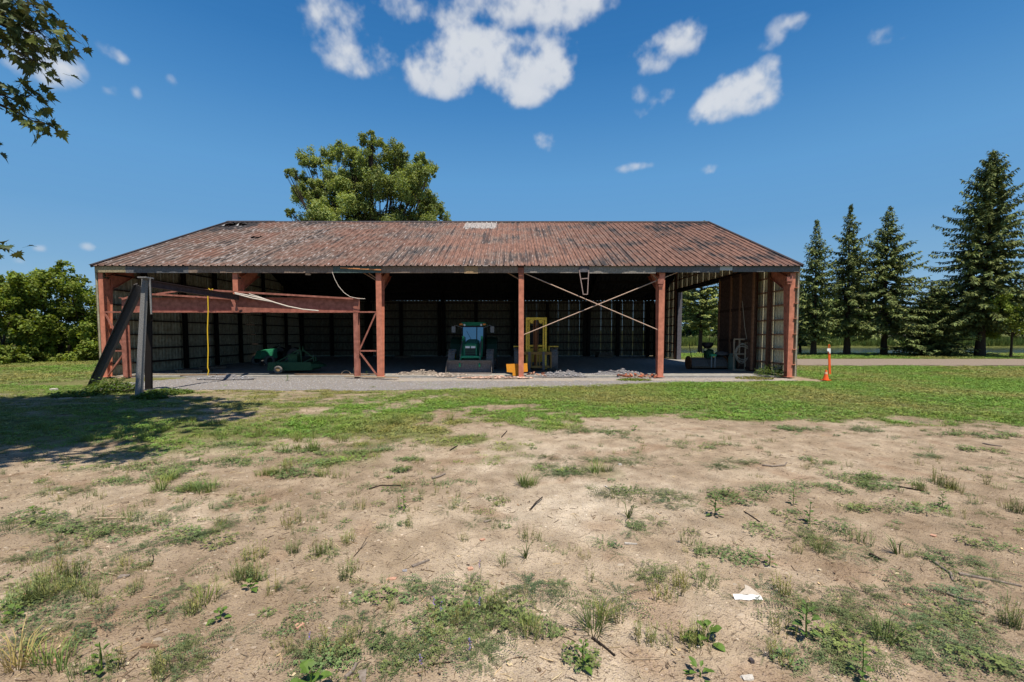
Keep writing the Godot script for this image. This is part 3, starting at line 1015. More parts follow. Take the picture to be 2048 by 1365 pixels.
# conifer: whorls of boughs, each bough a drooping line hung with short sprays
func conifer(called: String, label: String, at: Vector3, h: float, width: float, bare: float, droop: float, base: Color, sd: int, dense := 1.0, taper := 0.9, lean := 0.0) -> void:
	rng.seed = sd
	var t := thing(called, label, called.replace("_", " "), at, 0.0, "conifers beside the pond")
	var tr := MB.new()
	var r0 := 0.017 * h + 0.03
	var pts := []
	var rad := []
	for i in 9:
		var k := i / 8.0
		pts.append(Vector3(sin(k * 3.0 + sd) * 0.08 + lean * k, h * k * 0.985 - 0.1, cos(k * 2.0 + sd) * 0.08))
		rad.append(lerpf(r0, 0.012, pow(k, 0.85)))
	rad[0] *= 1.25
	tr.tube(pts, rad, 8)
	obj("trunk", tr, M.bark, t)
	var b := MB.new()
	b.tinted = true
	var wood := MB.new()
	var y := bare * h
	while y < h * 0.995:
		var k := (y / h - bare) / (1.0 - bare)
		var reach: float = width * 0.5 * pow(1.0 - k, taper) * (0.55 + 0.45 * ss(0.0, 0.16, k))
		reach = maxf(reach, 0.12)
		var n := int(lerpf(8.0, 5.0, k) * dense)
		var off := rng.randf() * TAU
		var whorl := 0.62 + 0.62 * rng.randf()
		for i in n:
			var az := off + TAU * i / n + rng.randfn() * 0.25
			var l: float = reach * rng.randf_range(0.62, 1.15) * whorl
			if rng.randf() < 0.06:
				l *= 1.22
			var out := Vector3(cos(az), 0, sin(az))
			var side := Vector3(-sin(az), 0, cos(az))
			var root := Vector3(sin(y / h * 3.0 + sd) * 0.08 + lean * y / h, y + rng.randfn() * 0.08, 0)
			var slope := lerpf(-droop, 0.75, pow(k, 1.3)) + rng.randfn() * 0.08
			var steps := maxi(3, int(l / 0.17))
			var p := root
			var shade := rng.randf_range(0.75, 1.15)
			var line := [p]
			for s in steps:
				var q := float(s + 1) / steps
				var dirn := (out + Vector3.UP * (slope + droop * 0.9 * q * q - 0.25 * sin(q * 3.0) * droop)).normalized()
				p += dirn * (l / steps)
				if s % 3 == 2 or s == steps - 1:
					line.append(p)
				if q < 0.16 and k < 0.85:
					continue
				var m := int(4 + 2 * dense)
				for e in m:
					var sgn := -1.0 if e % 2 else 1.0
					var ln: float = rng.randf_range(0.26, 0.58) * (1.15 - 0.5 * q) * minf(1.0, 0.45 + l * 0.4)
					var d := (side * sgn * rng.randf_range(0.2, 1.0) + out * rng.randf_range(0.1, 0.8) + Vector3.DOWN * rng.randf_range(-0.2, 1.3) * (0.35 + droop)).normalized()
					var nrm := (Vector3.UP + unit() * 0.6).cross(d).normalized()
					b.col = tone(base, 0.25, 0.12) * shade * (0.85 + 0.35 * q)
					b.leaf(p + rv(0.03), d, nrm, ln, ln * rng.randf_range(0.28, 0.42))
			if l > 0.5:
				var rr := []
				for s in line.size():
					rr.append(lerpf(0.02 + 0.006 * l, 0.004, float(s) / line.size()))
				wood.tube(line, rr, 3, false)
		y += lerpf(0.34, 0.2, k) * (1.0 if h > 8.0 else 0.75)
	for i in 14: # leader
		b.col = tone(base, 0.2, 0.1)
		b.leaf(Vector3(lean, h * (0.965 + 0.035 * i / 14.0), 0), (unit() * 0.7 + Vector3.UP).normalized(), unit(), 0.22, 0.07)
	obj("branches", wood, M.bark, t)
	obj("crown", b, M.needles, t)

# broadleaf: lobes of foliage (x, y, z, r in metres, from the tree's base) on limbs that fork from the trunk
func leaftree(called: String, label: String, at: Vector3, lobes: Array, trunk: float, fork: float, leaf: float, per: float, base: Color, sd: int, group: String, fill := 0.5, stems := 1) -> void:
	rng.seed = sd
	var t := thing(called, label, "shrub" if called.contains("shrub") else "tree", at, 0.0, group)
	var tr := MB.new()
	for s in stems:
		var o := Vector3(rng.randfn() * 0.5, 0, rng.randfn() * 0.3) if stems > 1 else Vector3.ZERO
		tr.tube([o + Vector3(0, -0.2, 0), o * 1.2 + Vector3(trunk * 0.3, fork * 0.5, 0), o * 1.6 + Vector3(0, fork, 0)], [trunk * 1.2, trunk * 0.9, trunk * 0.75], 8)
	obj("trunk", tr, M.bark, t)
	var br := MB.new()
	var b := MB.new()
	b.tinted = true
	for lobe in lobes:
		var c := Vector3(lobe[0], lobe[1], lobe[2])
		var r: float = lobe[3]
		var f := Vector3(rng.randfn() * trunk, fork * rng.randf_range(0.8, 1.0), rng.randfn() * trunk)
		var mid := f.lerp(c, 0.5) + Vector3(0, -0.08 * c.distance_to(f), 0) + rv(0.1 * r)
		br.tube([f, mid, c + Vector3(0, r * 0.2, 0)], [trunk * 0.55, trunk * 0.32, trunk * 0.08], 5, false)
		for k in 5:
			var e := c + unit() * r * 0.75
			br.tube([mid.lerp(c, 0.6), mid.lerp(e, 0.75), e], [trunk * 0.16, trunk * 0.09, trunk * 0.03], 3, false)
		var shade := rng.randf_range(0.8, 1.15)
		# sub-clumps on the lobe give it a ragged edge with gaps
		var clumps := []
		for k in int(9 + r * 6):
			clumps.append([c + unit() * r * rng.randf_range(0.3, 1.15) * Vector3(1, 0.9, 1), r * rng.randf_range(0.18, 0.45), rng.randf_range(0.8, 1.25)])
		var n := int(per * r * r)
		for k in n:
			var q = clumps[rng.randi() % clumps.size()]
			var u := unit()
			var p: Vector3 = q[0] + u * q[1] * pow(rng.randf(), fill)
			var nrm := (u * 0.7 + Vector3.UP * 0.45 + unit() * 0.75).normalized()
			var d := nrm.cross(unit()).normalized()
			b.col = tone(base, 0.28, 0.14) * shade * q[2]
			var l := leaf * rng.randf_range(0.6, 1.3)
			b.leaf(p, d, nrm.cross(d), l, l * 0.7)
	obj("limbs", br, M.bark, t)
	obj("crown", b, M.leaves, t)

func pxlobes(at: Vector3, rows: String, depth: float) -> Array: # lobes measured in the photograph: x y r per cell
	var out := []
	for cell in rows.split(","):
		var q := cell.strip_edges().split_floats(" ")
		var p := pt(q[0], q[1], at.z)
		out.append([p.x - at.x, p.y - at.y, rng.randf_range(-depth, depth), q[2] * absf(at.z) / F])
	return out

func make_trees() -> void:
	var g := Color(0.13, 0.165, 0.052)
	var w := func(x: float, y: float, z: float) -> Vector3:
		var p := pt(x, y, z)
		return Vector3(p.x, gh(p.x, z) - 0.05, z)
	conifer("spruce_tree", "slender spruce standing nearest the right end of the shed", w.call(1625, 710, -41.0), 12.0, 6.6, 0.17, 0.6, g * 1.15, 101, 1.0, 1.0)
	conifer("spruce_tree", "straight spruce with long bare trunk, second from the shed", w.call(1692, 710, -41.0), 13.4, 8.2, 0.19, 0.7, g, 102, 1.0, 1.05)
	conifer("spruce_tree", "fuller spruce with bare trunk in front of the stone wall", w.call(1768, 711, -40.5), 13.1, 10.2, 0.19, 0.5, g * 1.12, 103, 1.1, 0.95)
	conifer("spruce_tree", "low wide spruce whose boughs reach the ground", w.call(1868, 711, -39.5), 5.7, 7.2, 0.02, 0.1, g * 1.0, 104, 1.8, 0.62)
	conifer("spruce_tree", "tallest spruce, at the right edge of the picture", w.call(1962, 714, -38.0), 17.0, 9.4, 0.17, 0.6, g * 1.0, 105, 1.35, 0.72)
	conifer("spruce_tree", "thin spruce tip that shows behind the low wide spruce", w.call(1858, 705, -47.0), 7.9, 3.5, 0.1, 0.3, g, 106, 0.8)
	conifer("pine_tree", "pale green layered conifer seen through the side doorway", w.call(1399, 702, -46.5), 13.6, 6.6, 0.24, 0.12, Color(0.25, 0.29, 0.09), 107, 1.25, 0.5)
	conifer("spruce_tree", "spruce mostly hidden by the roof's right slope", w.call(1512, 706, -46.5), 11.5, 4.0, 0.15, 0.4, g, 108, 0.8)
	conifer("spruce_tree", "dark spruce just behind the right-hand shed corner", w.call(1600, 706, -46.0), 7.6, 4.2, 0.2, 0.35, g * 0.9, 109, 0.9)
	rng.seed = 9
	var p: Vector3 = w.call(2022, 712, -36.6)
	leaftree("small_tree", "young leafy tree with thin stem in front of the tallest spruce", p, pxlobes(p, "2010 640 26, 2035 615 30, 2050 650 26, 2000 605 22, 2062 600 34, 2025 665 18", 1.2), 0.08, 2.4, 0.17, 1300, Color(0.19, 0.25, 0.04), 201, "")
	p = w.call(748, 700, -56.0)
	leaftree("cottonwood_tree", "big round-headed cottonwood rising behind the shed roof", p, pxlobes(p, "605 354 14, 595 350 7, 620 388 16, 634 415 18, 652 425 24, 604 366 9, 645 322 22, 668 308 17, 645 362 30, 702 314 25, 700 350 36, 752 306 23, 757 290 8, 745 345 34, 800 314 22, 815 335 36, 848 326 20, 864 346 12, 845 365 26, 660 405 34, 630 390 28, 710 395 36, 770 385 36, 820 395 34, 850 410 30, 876 428 22, 892 434 12, 604 436 10, 592 434 6, 690 440 40, 760 440 40, 830 445 36, 720 480 44, 790 480 44, 850 470 30, 660 475 34, 610 385 26, 680 375 34, 725 360 30, 780 350 34, 830 365 30, 800 420 36, 735 430 36, 700 430 34, 640 440 30, 870 445 26, 620 330 22, 720 320 28, 780 315 26, 860 400 22", 3.6), 0.5, 7.0, 0.21, 1250, Color(0.26, 0.32, 0.105), 202, "")
	var bushes := [[8, 726, "-45 560 40, 20 566 34, -20 610 48, 30 620 40, 10 665 44, -40 680 50, 40 690 36, 5 705 36, 30 718 30, -20 715 34, 62 716 28", -30.0, "first leafy tree at the left edge of the picture"], [62, 726, "60 560 30, 45 590 30, 85 600 36, 60 640 40, 95 655 34, 50 690 38, 85 700 34, 70 718 28, 100 718 26", -31.5, "leafy tree second from the left edge, with rounded top"], [116, 725, "110 540 18, 100 560 24, 122 575 26, 105 615 36, 135 625 30, 110 665 38, 140 680 32, 115 705 32, 130 718 26, 105 719 26", -32.0, "leafy tree with a tall loose sprig on top"], [172, 724, "150 572 24, 180 585 26, 165 615 34, 200 610 30, 160 655 36, 200 665 36, 175 695 34, 210 700 30, 160 717 28, 190 716 28, 215 718 26", -33.0, "leafy tree that ends at the shed's left corner"], [230, 722, "215 590 30, 245 620 34, 225 660 36, 260 680 36, 235 700 34", -37.0, "leafy tree half hidden by the shed's left corner"]]
	for i in bushes.size():
		var q = bushes[i]
		rng.seed = 300 + i
		p = w.call(q[0], q[1], q[3])
		leaftree("leafy_tree", q[4], p, pxlobes(p, q[2], 1.6), 0.13, 1.2, 0.19, 1400, Color(0.19, 0.25, 0.042), 310 + i, "leafy trees left of the shed", 0.5, 3)
	# far bank: separate shrubs and trees
	var far := [[1370, 1.0], [1425, 0.9], [1600, 1.0], [1642, 1.2], [1684, 0.9], [1722, 1.05], [1850, 1.0], [1895, 1.3], [1938, 1.1], [1985, 1.2], [2030, 1.35]]
	var said := ["shrub on the far bank, left in the doorway view", "shrub on the far bank, right in the doorway view", "far bank shrub just right of the shed corner", "far bank shrub behind the nearest slender spruce", "far bank shrub behind the second spruce", "far bank shrub left of the stone wall", "far bank shrub behind the low wide spruce", "taller far bank shrub right of the low wide spruce", "far bank shrub left of the tallest trunk", "far bank shrub right of the tallest trunk", "far bank shrub at the right edge of the picture"]
	for i in far.size():
		rng.seed = 400 + i
		var z := -90.0 - (i % 3) * 3.0
		p = w.call(far[i][0], 690, z)
		var s: float = far[i][1]
		var lobes := []
		for k in 13:
			lobes.append([rng.randf_range(-3.4, 3.4), rng.randf_range(0.6, 6.2) * s, rng.randf_range(-1.4, 1.4), rng.randf_range(0.9, 1.6)])
		leaftree("shrub", said[i], p, lobes, 0.1, 0.8, 0.36, 420, Color(0.09, 0.155, 0.04), 420 + i, "shrubs on the far bank", 0.5, 2)
	var tall := [[1358, 11.5], [1440, 12.0], [1590, 11.0], [1665, 10.5], [1720, 10.0], [1905, 10.0], [1990, 11.0], [2045, 10.5]]
	var told := ["tree over the pond, left edge of the doorway view", "tree over the pond behind the open sliding door", "far tree behind the dark spruce at the shed corner", "far tree between the first two spruces", "far tree left of the house with the pale gable", "far tree right of the house, over the low wide spruce", "far tree behind the tallest spruce", "far tree at the right edge behind the young leafy tree"]
	for i in tall.size():
		rng.seed = 500 + i
		p = w.call(tall[i][0], 680, -112.0 - (i % 3) * 5.0)
		var s: float = tall[i][1]
		var lobes := []
		for k in 14:
			lobes.append([rng.randf_range(-3.2, 3.2), rng.randf_range(0.25, 0.95) * s, rng.randf_range(-2, 2), rng.randf_range(1.2, 2.2)])
		leaftree("far_tree", told[i], p, lobes, 0.2, s * 0.4, 0.46, 260, Color(0.085, 0.14, 0.045), 520 + i, "trees beyond the pond")
	# reeds on the far shore
	var rd := MB.new()
	rd.tinted = true
	for i in 16:
		var a := rng.randf() * TAU
		rd.col = Color(0.8, 0.9, 0.7).lerp(Color(1.6, 1.25, 0.8), rng.randf() * 0.5)
		rd.leaf(Vector3(rng.randfn() * 0.25, -0.1, rng.randfn() * 0.25), (Vector3.UP + rv(0.16)).normalized(), Vector3(cos(a), 0, sin(a)), rng.randf_range(0.8, 1.5), 0.07)
	var rm := rd.mesh(M.grass)
	var pl := []
	var tn := []
	rng.seed = 12
	for i in 5200:
		var z := rng.randf_range(-86.5, -80.5)
		var x := rng.randf_range(24, 112)
		if rng.randf() < 0.25:
			z = rng.randf_range(-90, -84)
		pl.append(Transform3D(Basis(Vector3.UP, rng.randf() * TAU).scaled(Vector3(1, rng.randf_range(0.7, 1.15), 1)), Vector3(x, maxf(gh(x, z), -0.42), z)))
		tn.append(tone(Color(0.10, 0.145, 0.036), 0.25, 0.15))
	scatter("reeds", rm, pl, tn, "band of green reeds along the far shore of the pond")

# maple: a spreading crown to the left, out of the picture, with a few boughs that hang into it
func maple_leaf() -> ArrayMesh:
	var b := MB.new()
	var o := []
	for q in [[0.0, -0.02], [0.10, 0.06], [0.30, -0.02], [0.27, 0.12], [0.52, 0.20], [0.36, 0.30], [0.50, 0.48], [0.28, 0.42], [0.30, 0.60], [0.14, 0.52], [0.0, 1.0]]:
		o.append(Vector2(q[0], q[1]))
	for i in range(9, 0, -1):
		o.append(Vector2(-o[i].x, o[i].y))
	var k := Geometry2D.triangulate_polygon(PackedVector2Array(o))
	for i in range(0, k.size(), 3):
		var p := []
		for j in 3:
			var q: Vector2 = o[k[i + j]]
			p.append(Vector3(q.x * 0.125, -0.03 * q.y * q.y * 1.2 + absf(q.x) * 0.035, q.y * 0.125))
		b.tri(p[0], p[1], p[2])
	b.bar(Vector3(0, 0, -0.06), Vector3(0, 0, 0.0), 0.0025, 0.0025)
	return b.mesh(M.mapleleaf)
func make_maple() -> void:
	rng.seed = 61
	var at := Vector3(-11.6, 0, -3.6)
	var t := thing("maple_tree", "maple tree whose leafy boughs hang into the top left corner", "tree", at)
	var tr := MB.new()
	tr.tube([Vector3(0, -0.2, 0), Vector3(0.1, 2, 0), Vector3(0, 4.5, 0.1), Vector3(0.3, 8, 0)], [0.42, 0.32, 0.28, 0.2], 10)
	obj("trunk", tr, M.bark, t)
	var lm := maple_leaf()
	var lm2 := lm.duplicate()
	lm2.surface_set_material(0, M.mapleleaf_b)
	# boughs in view: line of (x y) pixels at a distance, then leaves round it
	var boughs := [["-160 -40, -60 20, 20 58, 60 66, 96 56", 5.0, 84, 20], ["-120 30, -20 70, 15 98, 40 106, 66 120", 5.1, 48, 15], ["-150 -60, -40 -30, 20 -10, 50 -2, 72 16", 5.2, 66, 18], ["-100 -10, -40 16, -10 26, 20 38", 4.8, 110, 30], ["-140 150, -60 186, 5 190, 30 200, 62 190", 5.0, 46, 14], ["-60 186, 0 210, 45 230, 65 242, 92 248", 5.1, 36, 12], ["-140 440, -80 470, -30 492, 4 494", 5.4, 24, 13], ["-140 250, -80 280, -34 298, -18 300", 5.2, 5, 8]]
	var crown := MB.new()
	crown.tinted = true
	for q in boughs:
		var line := []
		for c in q[0].split(","):
			var xy: PackedFloat64Array = c.strip_edges().split_floats(" ")
			line.append(pt(xy[0], xy[1], -q[1] - rng.randfn() * 0.12) - at)
		line.push_front(Vector3(0.2, line[0].y + 0.6, 0))
		var b := MB.new()
		var rr := []
		for i in line.size():
			rr.append([0.09, 0.03, 0.016, 0.010, 0.007, 0.005][i])
		b.tube(line, rr, 6)
		var bough := obj("bough", b, M.bark_dark, t)
		for i in int(q[2]):
			var k := 2.0 + rng.randf() * (line.size() - 2.001) if line.size() > 3 else 1.5
			k = clampf(k, 1.6, line.size() - 1.01)
			var p: Vector3 = line[int(k)].lerp(line[int(k) + 1], k - int(k))
			var spread: float = q[3] * q[1] / F
			var e := p + Vector3(rng.randfn() * spread, rng.randfn() * spread * 0.75, rng.randfn() * spread * 1.3)
			var dirn := ((e - p).normalized() + Vector3(0.15, -0.4, 0.0) + unit() * 0.6).normalized()
			var up := (Vector3.UP + unit() * 0.75).normalized()
			var side := up.cross(dirn).normalized()
			var o := put("leaf", lm if rng.randf() < 0.8 else lm2, bough)
			o.transform = Transform3D(Basis(side, dirn.cross(side), dirn).scaled(Vector3.ONE * rng.randf_range(0.75, 1.15)), e)
			if rng.randf() < 0.35:
				var tw := MB.new()
				tw.tube([p, p.lerp(e, 0.6) + Vector3(0, 0.01, 0), e], [0.003, 0.0025, 0.002], 3, false)
				obj("twig", tw, M.bark_dark, bough)
	# the rest of the crown, above and left of the picture
	for i in 17000:
		var u := unit()
		var p := Vector3(-10.2, 10.6, -5.3) + u * pow(rng.randf(), 0.4) * Vector3(6.0, 2.9, 4.4)
		var edge := p.x + 10.2
		if edge > 3.0 and gn2.get_noise_2d(p.x * 3.0, p.z * 3.0) < 0.05 * (edge - 3.0):
			continue
		if p.y < 2.6 + 0.82 * -p.z and p.x > 1.16 * p.z:
			continue
		var nrm := (Vector3.UP + unit() * 0.6).normalized()
		var d := nrm.cross(unit()).normalized()
		crown.col = tone(Color(0.045, 0.085, 0.016), 0.3, 0.1)
		crown.leaf(p - at, d, nrm.cross(d), 0.30, 0.27)
	for i in 7:
		var b := MB.new()
		var a := TAU * i / 7.0
		b.tube([Vector3(0.1, 5.0, 0), Vector3(1.2 * cos(a), 8, -1.2 + 1.5 * sin(a)), Vector3(1.0 + 4.0 * cos(a), 10.5, -2.4 + 3.0 * sin(a))], [0.16, 0.1, 0.03], 6)
		obj("limb", b, M.bark, t)
	obj("crown", crown, M.leaves, t).set_meta("kind", "stuff")

# ---------- low growth ----------
func blades(n: int, r: float, lo: float, hi: float, w: float, lean: float, sd: int) -> ArrayMesh:
	rng.seed = sd
	var b := MB.new()
	b.tinted = true
	for i in n:
		var a := rng.randf() * TAU
		var o := Vector3(cos(a), 0, sin(a))
		var p := o * r * sqrt(rng.randf())
		var l := rng.randf_range(lo, hi)
		var d := (Vector3.UP + o * lean * rng.randf() + rv(0.1)).normalized()
		var s := Vector3(-o.z, 0, o.x) * w * 0.5
		var m := p + d * l * 0.55
		var e := m + (d + o * lean * 0.9 + Vector3.DOWN * lean * 0.35).normalized() * l * 0.45
		var k := rng.randf()
		b.col = Color(0.75, 0.85, 0.7).lerp(Color(1.3, 1.2, 1.0), k)
		if rng.randf() < 0.1:
			b.col = Color(2.2, 1.35, 1.5)
		b.tri(p - s, p + s, m + s * 0.8); b.tri(p - s, m + s * 0.8, m - s * 0.8)
		b.tri(m - s * 0.8, m + s * 0.8, e)
	return b.mesh(M.grass)
func clover(n: int, r: float, size: float, rise: float, sd: int) -> ArrayMesh:
	rng.seed = sd
	var b := MB.new()
	b.tinted = true
	for i in n:
		var a := rng.randf() * TAU
		var p := Vector3(cos(a), 0, sin(a)) * r * sqrt(rng.randf())
		p.y = rise * rng.randf_range(0.2, 1.0)
		b.col = Color(0.45, 0.55, 0.5)
		b.tri(Vector3(p.x * 0.6, 0, p.z * 0.6), Vector3(p.x * 0.6 + 0.002, 0, p.z * 0.6), p)
		b.col = Color.WHITE * rng.randf_range(0.7, 1.3)
		var up := (Vector3.UP + unit() * 0.45).normalized()
		for k in 3:
			var d := up.cross(Vector3(cos(a + k * 2.1), 0.01, sin(a + k * 2.1))).normalized()
			b.leaf(p, (d + unit() * 0.15).normalized(), up.cross(d), size * rng.randf_range(0.7, 1.2), size * 0.75)
	return b.mesh(M.weed)
func vetch(stems: int, l: float, rise: float, sd: int) -> ArrayMesh:
	rng.seed = sd
	var b := MB.new()
	b.tinted = true
	for i in stems:
		var a := rng.randf() * TAU
		var o := Vector3(cos(a), 0, sin(a))
		var p := o * rng.randf() * l * 0.25
		var k := l * rng.randf_range(0.5, 1.1)
		var up := rise * rng.randf_range(0.4, 1.5)
		var n := 11
		var sh := rng.randf_range(0.7, 1.2)
		for s in n:
			var q := float(s) / n
			var d := (o + Vector3.UP * up * (1.0 - 1.7 * q) + rv(0.12)).normalized()
			var e := p + d * k / n
			b.col = Color(0.5, 0.6, 0.45) * sh
			b.tri(p, p + Vector3(0.0015, 0.0015, 0), e)
			p = e
			p.y = maxf(p.y, 0.004)
			if s == 0:
				continue
			var side := d.cross(Vector3.UP).normalized()
			b.col = Color.WHITE * sh * rng.randf_range(0.8, 1.2)
			for sg in [-1.0, 1.0]:
				var ld: Vector3 = (side * sg + d * 0.5 + Vector3.UP * rng.randf_range(-0.1, 0.5)).normalized()
				b.leaf(p, ld, ld.cross((Vector3.UP + unit() * 0.3).normalized()).normalized(), rng.randf_range(0.012, 0.02), 0.0065)
	return b.mesh(M.weed)
func stems(n: int, r: float, h: float, sd: int) -> ArrayMesh: # field horsetail: thin upright stalks with short side shoots
	rng.seed = sd
	var b := MB.new()
	b.tinted = true
	for i in n:
		var a := rng.randf() * TAU
		var o := Vector3(cos(a), 0, sin(a))
		var p := o * r * sqrt(rng.randf())
		var d := (Vector3.UP + o * rng.randf() * 0.35).normalized()
		var l := h * rng.randf_range(0.25, 1.05)
		var s := Vector3(-o.z, 0, o.x) * 0.0022
		b.col = Color(1, 1, 1).lerp(Color(1.35, 1.1, 0.9), rng.randf()) * rng.randf_range(0.75, 1.1)
		var e := p + d * l
		b.tri(p - s, p + s, e); b.tri(p - o * 0.002, p + o * 0.002, e)
		for k in 9:
			var q := rng.randf_range(0.15, 0.85)
			var f := (unit() * Vector3(1, 0.3, 1) + Vector3.UP * 0.8).normalized()
			b.leaf(p + d * l * q, f, f.cross(Vector3.UP).normalized(), l * 0.28 * (1.0 - q * 0.6), 0.004)
	return b.mesh(M.weed)
func broadleaf(n: int, l: float, w: float, h: float, sd: int, m: Material) -> ArrayMesh: # leafy plant: stalked folded leaves up a stem
	rng.seed = sd
	var b := MB.new()
	b.tinted = true
	b.col = Color(0.7, 0.8, 0.6)
	b.tube([Vector3.ZERO, Vector3(0.004, h * 0.5, 0), Vector3(0, h, 0.004)], [0.005, 0.004, 0.002], 4)
	for i in n:
		var q := float(i) / n
		var a := i * 2.4 + rng.randfn() * 0.3
		var o := Vector3(cos(a), 0, sin(a))
		var s := Vector3(-o.z, 0, o.x)
		var root := Vector3(0, h * q, 0)
		var tilt := lerpf(0.25, 1.3, q) + rng.randfn() * 0.2
		var d := (o + Vector3.UP * tilt).normalized()
		var ll := l * lerpf(1.0, 0.45, q) * rng.randf_range(0.75, 1.15)
		var ww := w * ll / l
		var st := root + d * ll * 0.3
		b.tri(root, root + Vector3(0.003, 0.003, 0), st)
		b.col = Color.WHITE * rng.randf_range(0.75, 1.25)
		var prev := [st, st, st]
		for k in range(1, 5):
			var u := k / 4.0
			var wd: float = ww * 0.5 * [0.0, 0.75, 1.0, 0.7, 0.0][k] * rng.randf_range(0.75, 1.15)
			var c := st + d * ll * u * 0.85 + Vector3.DOWN * ll * 0.28 * u * u
			var up := s.cross(d).normalized() * wd * 0.35
			var now := [c - s * wd + up.abs(), c, c + s * wd + up.abs()]
			b.col = Color.WHITE * rng.randf_range(0.7, 1.2)
			b.quad(prev[0], prev[1], now[1], now[0])
			b.quad(prev[1], prev[2], now[2], now[1])
			prev = now
	return b.mesh(m)

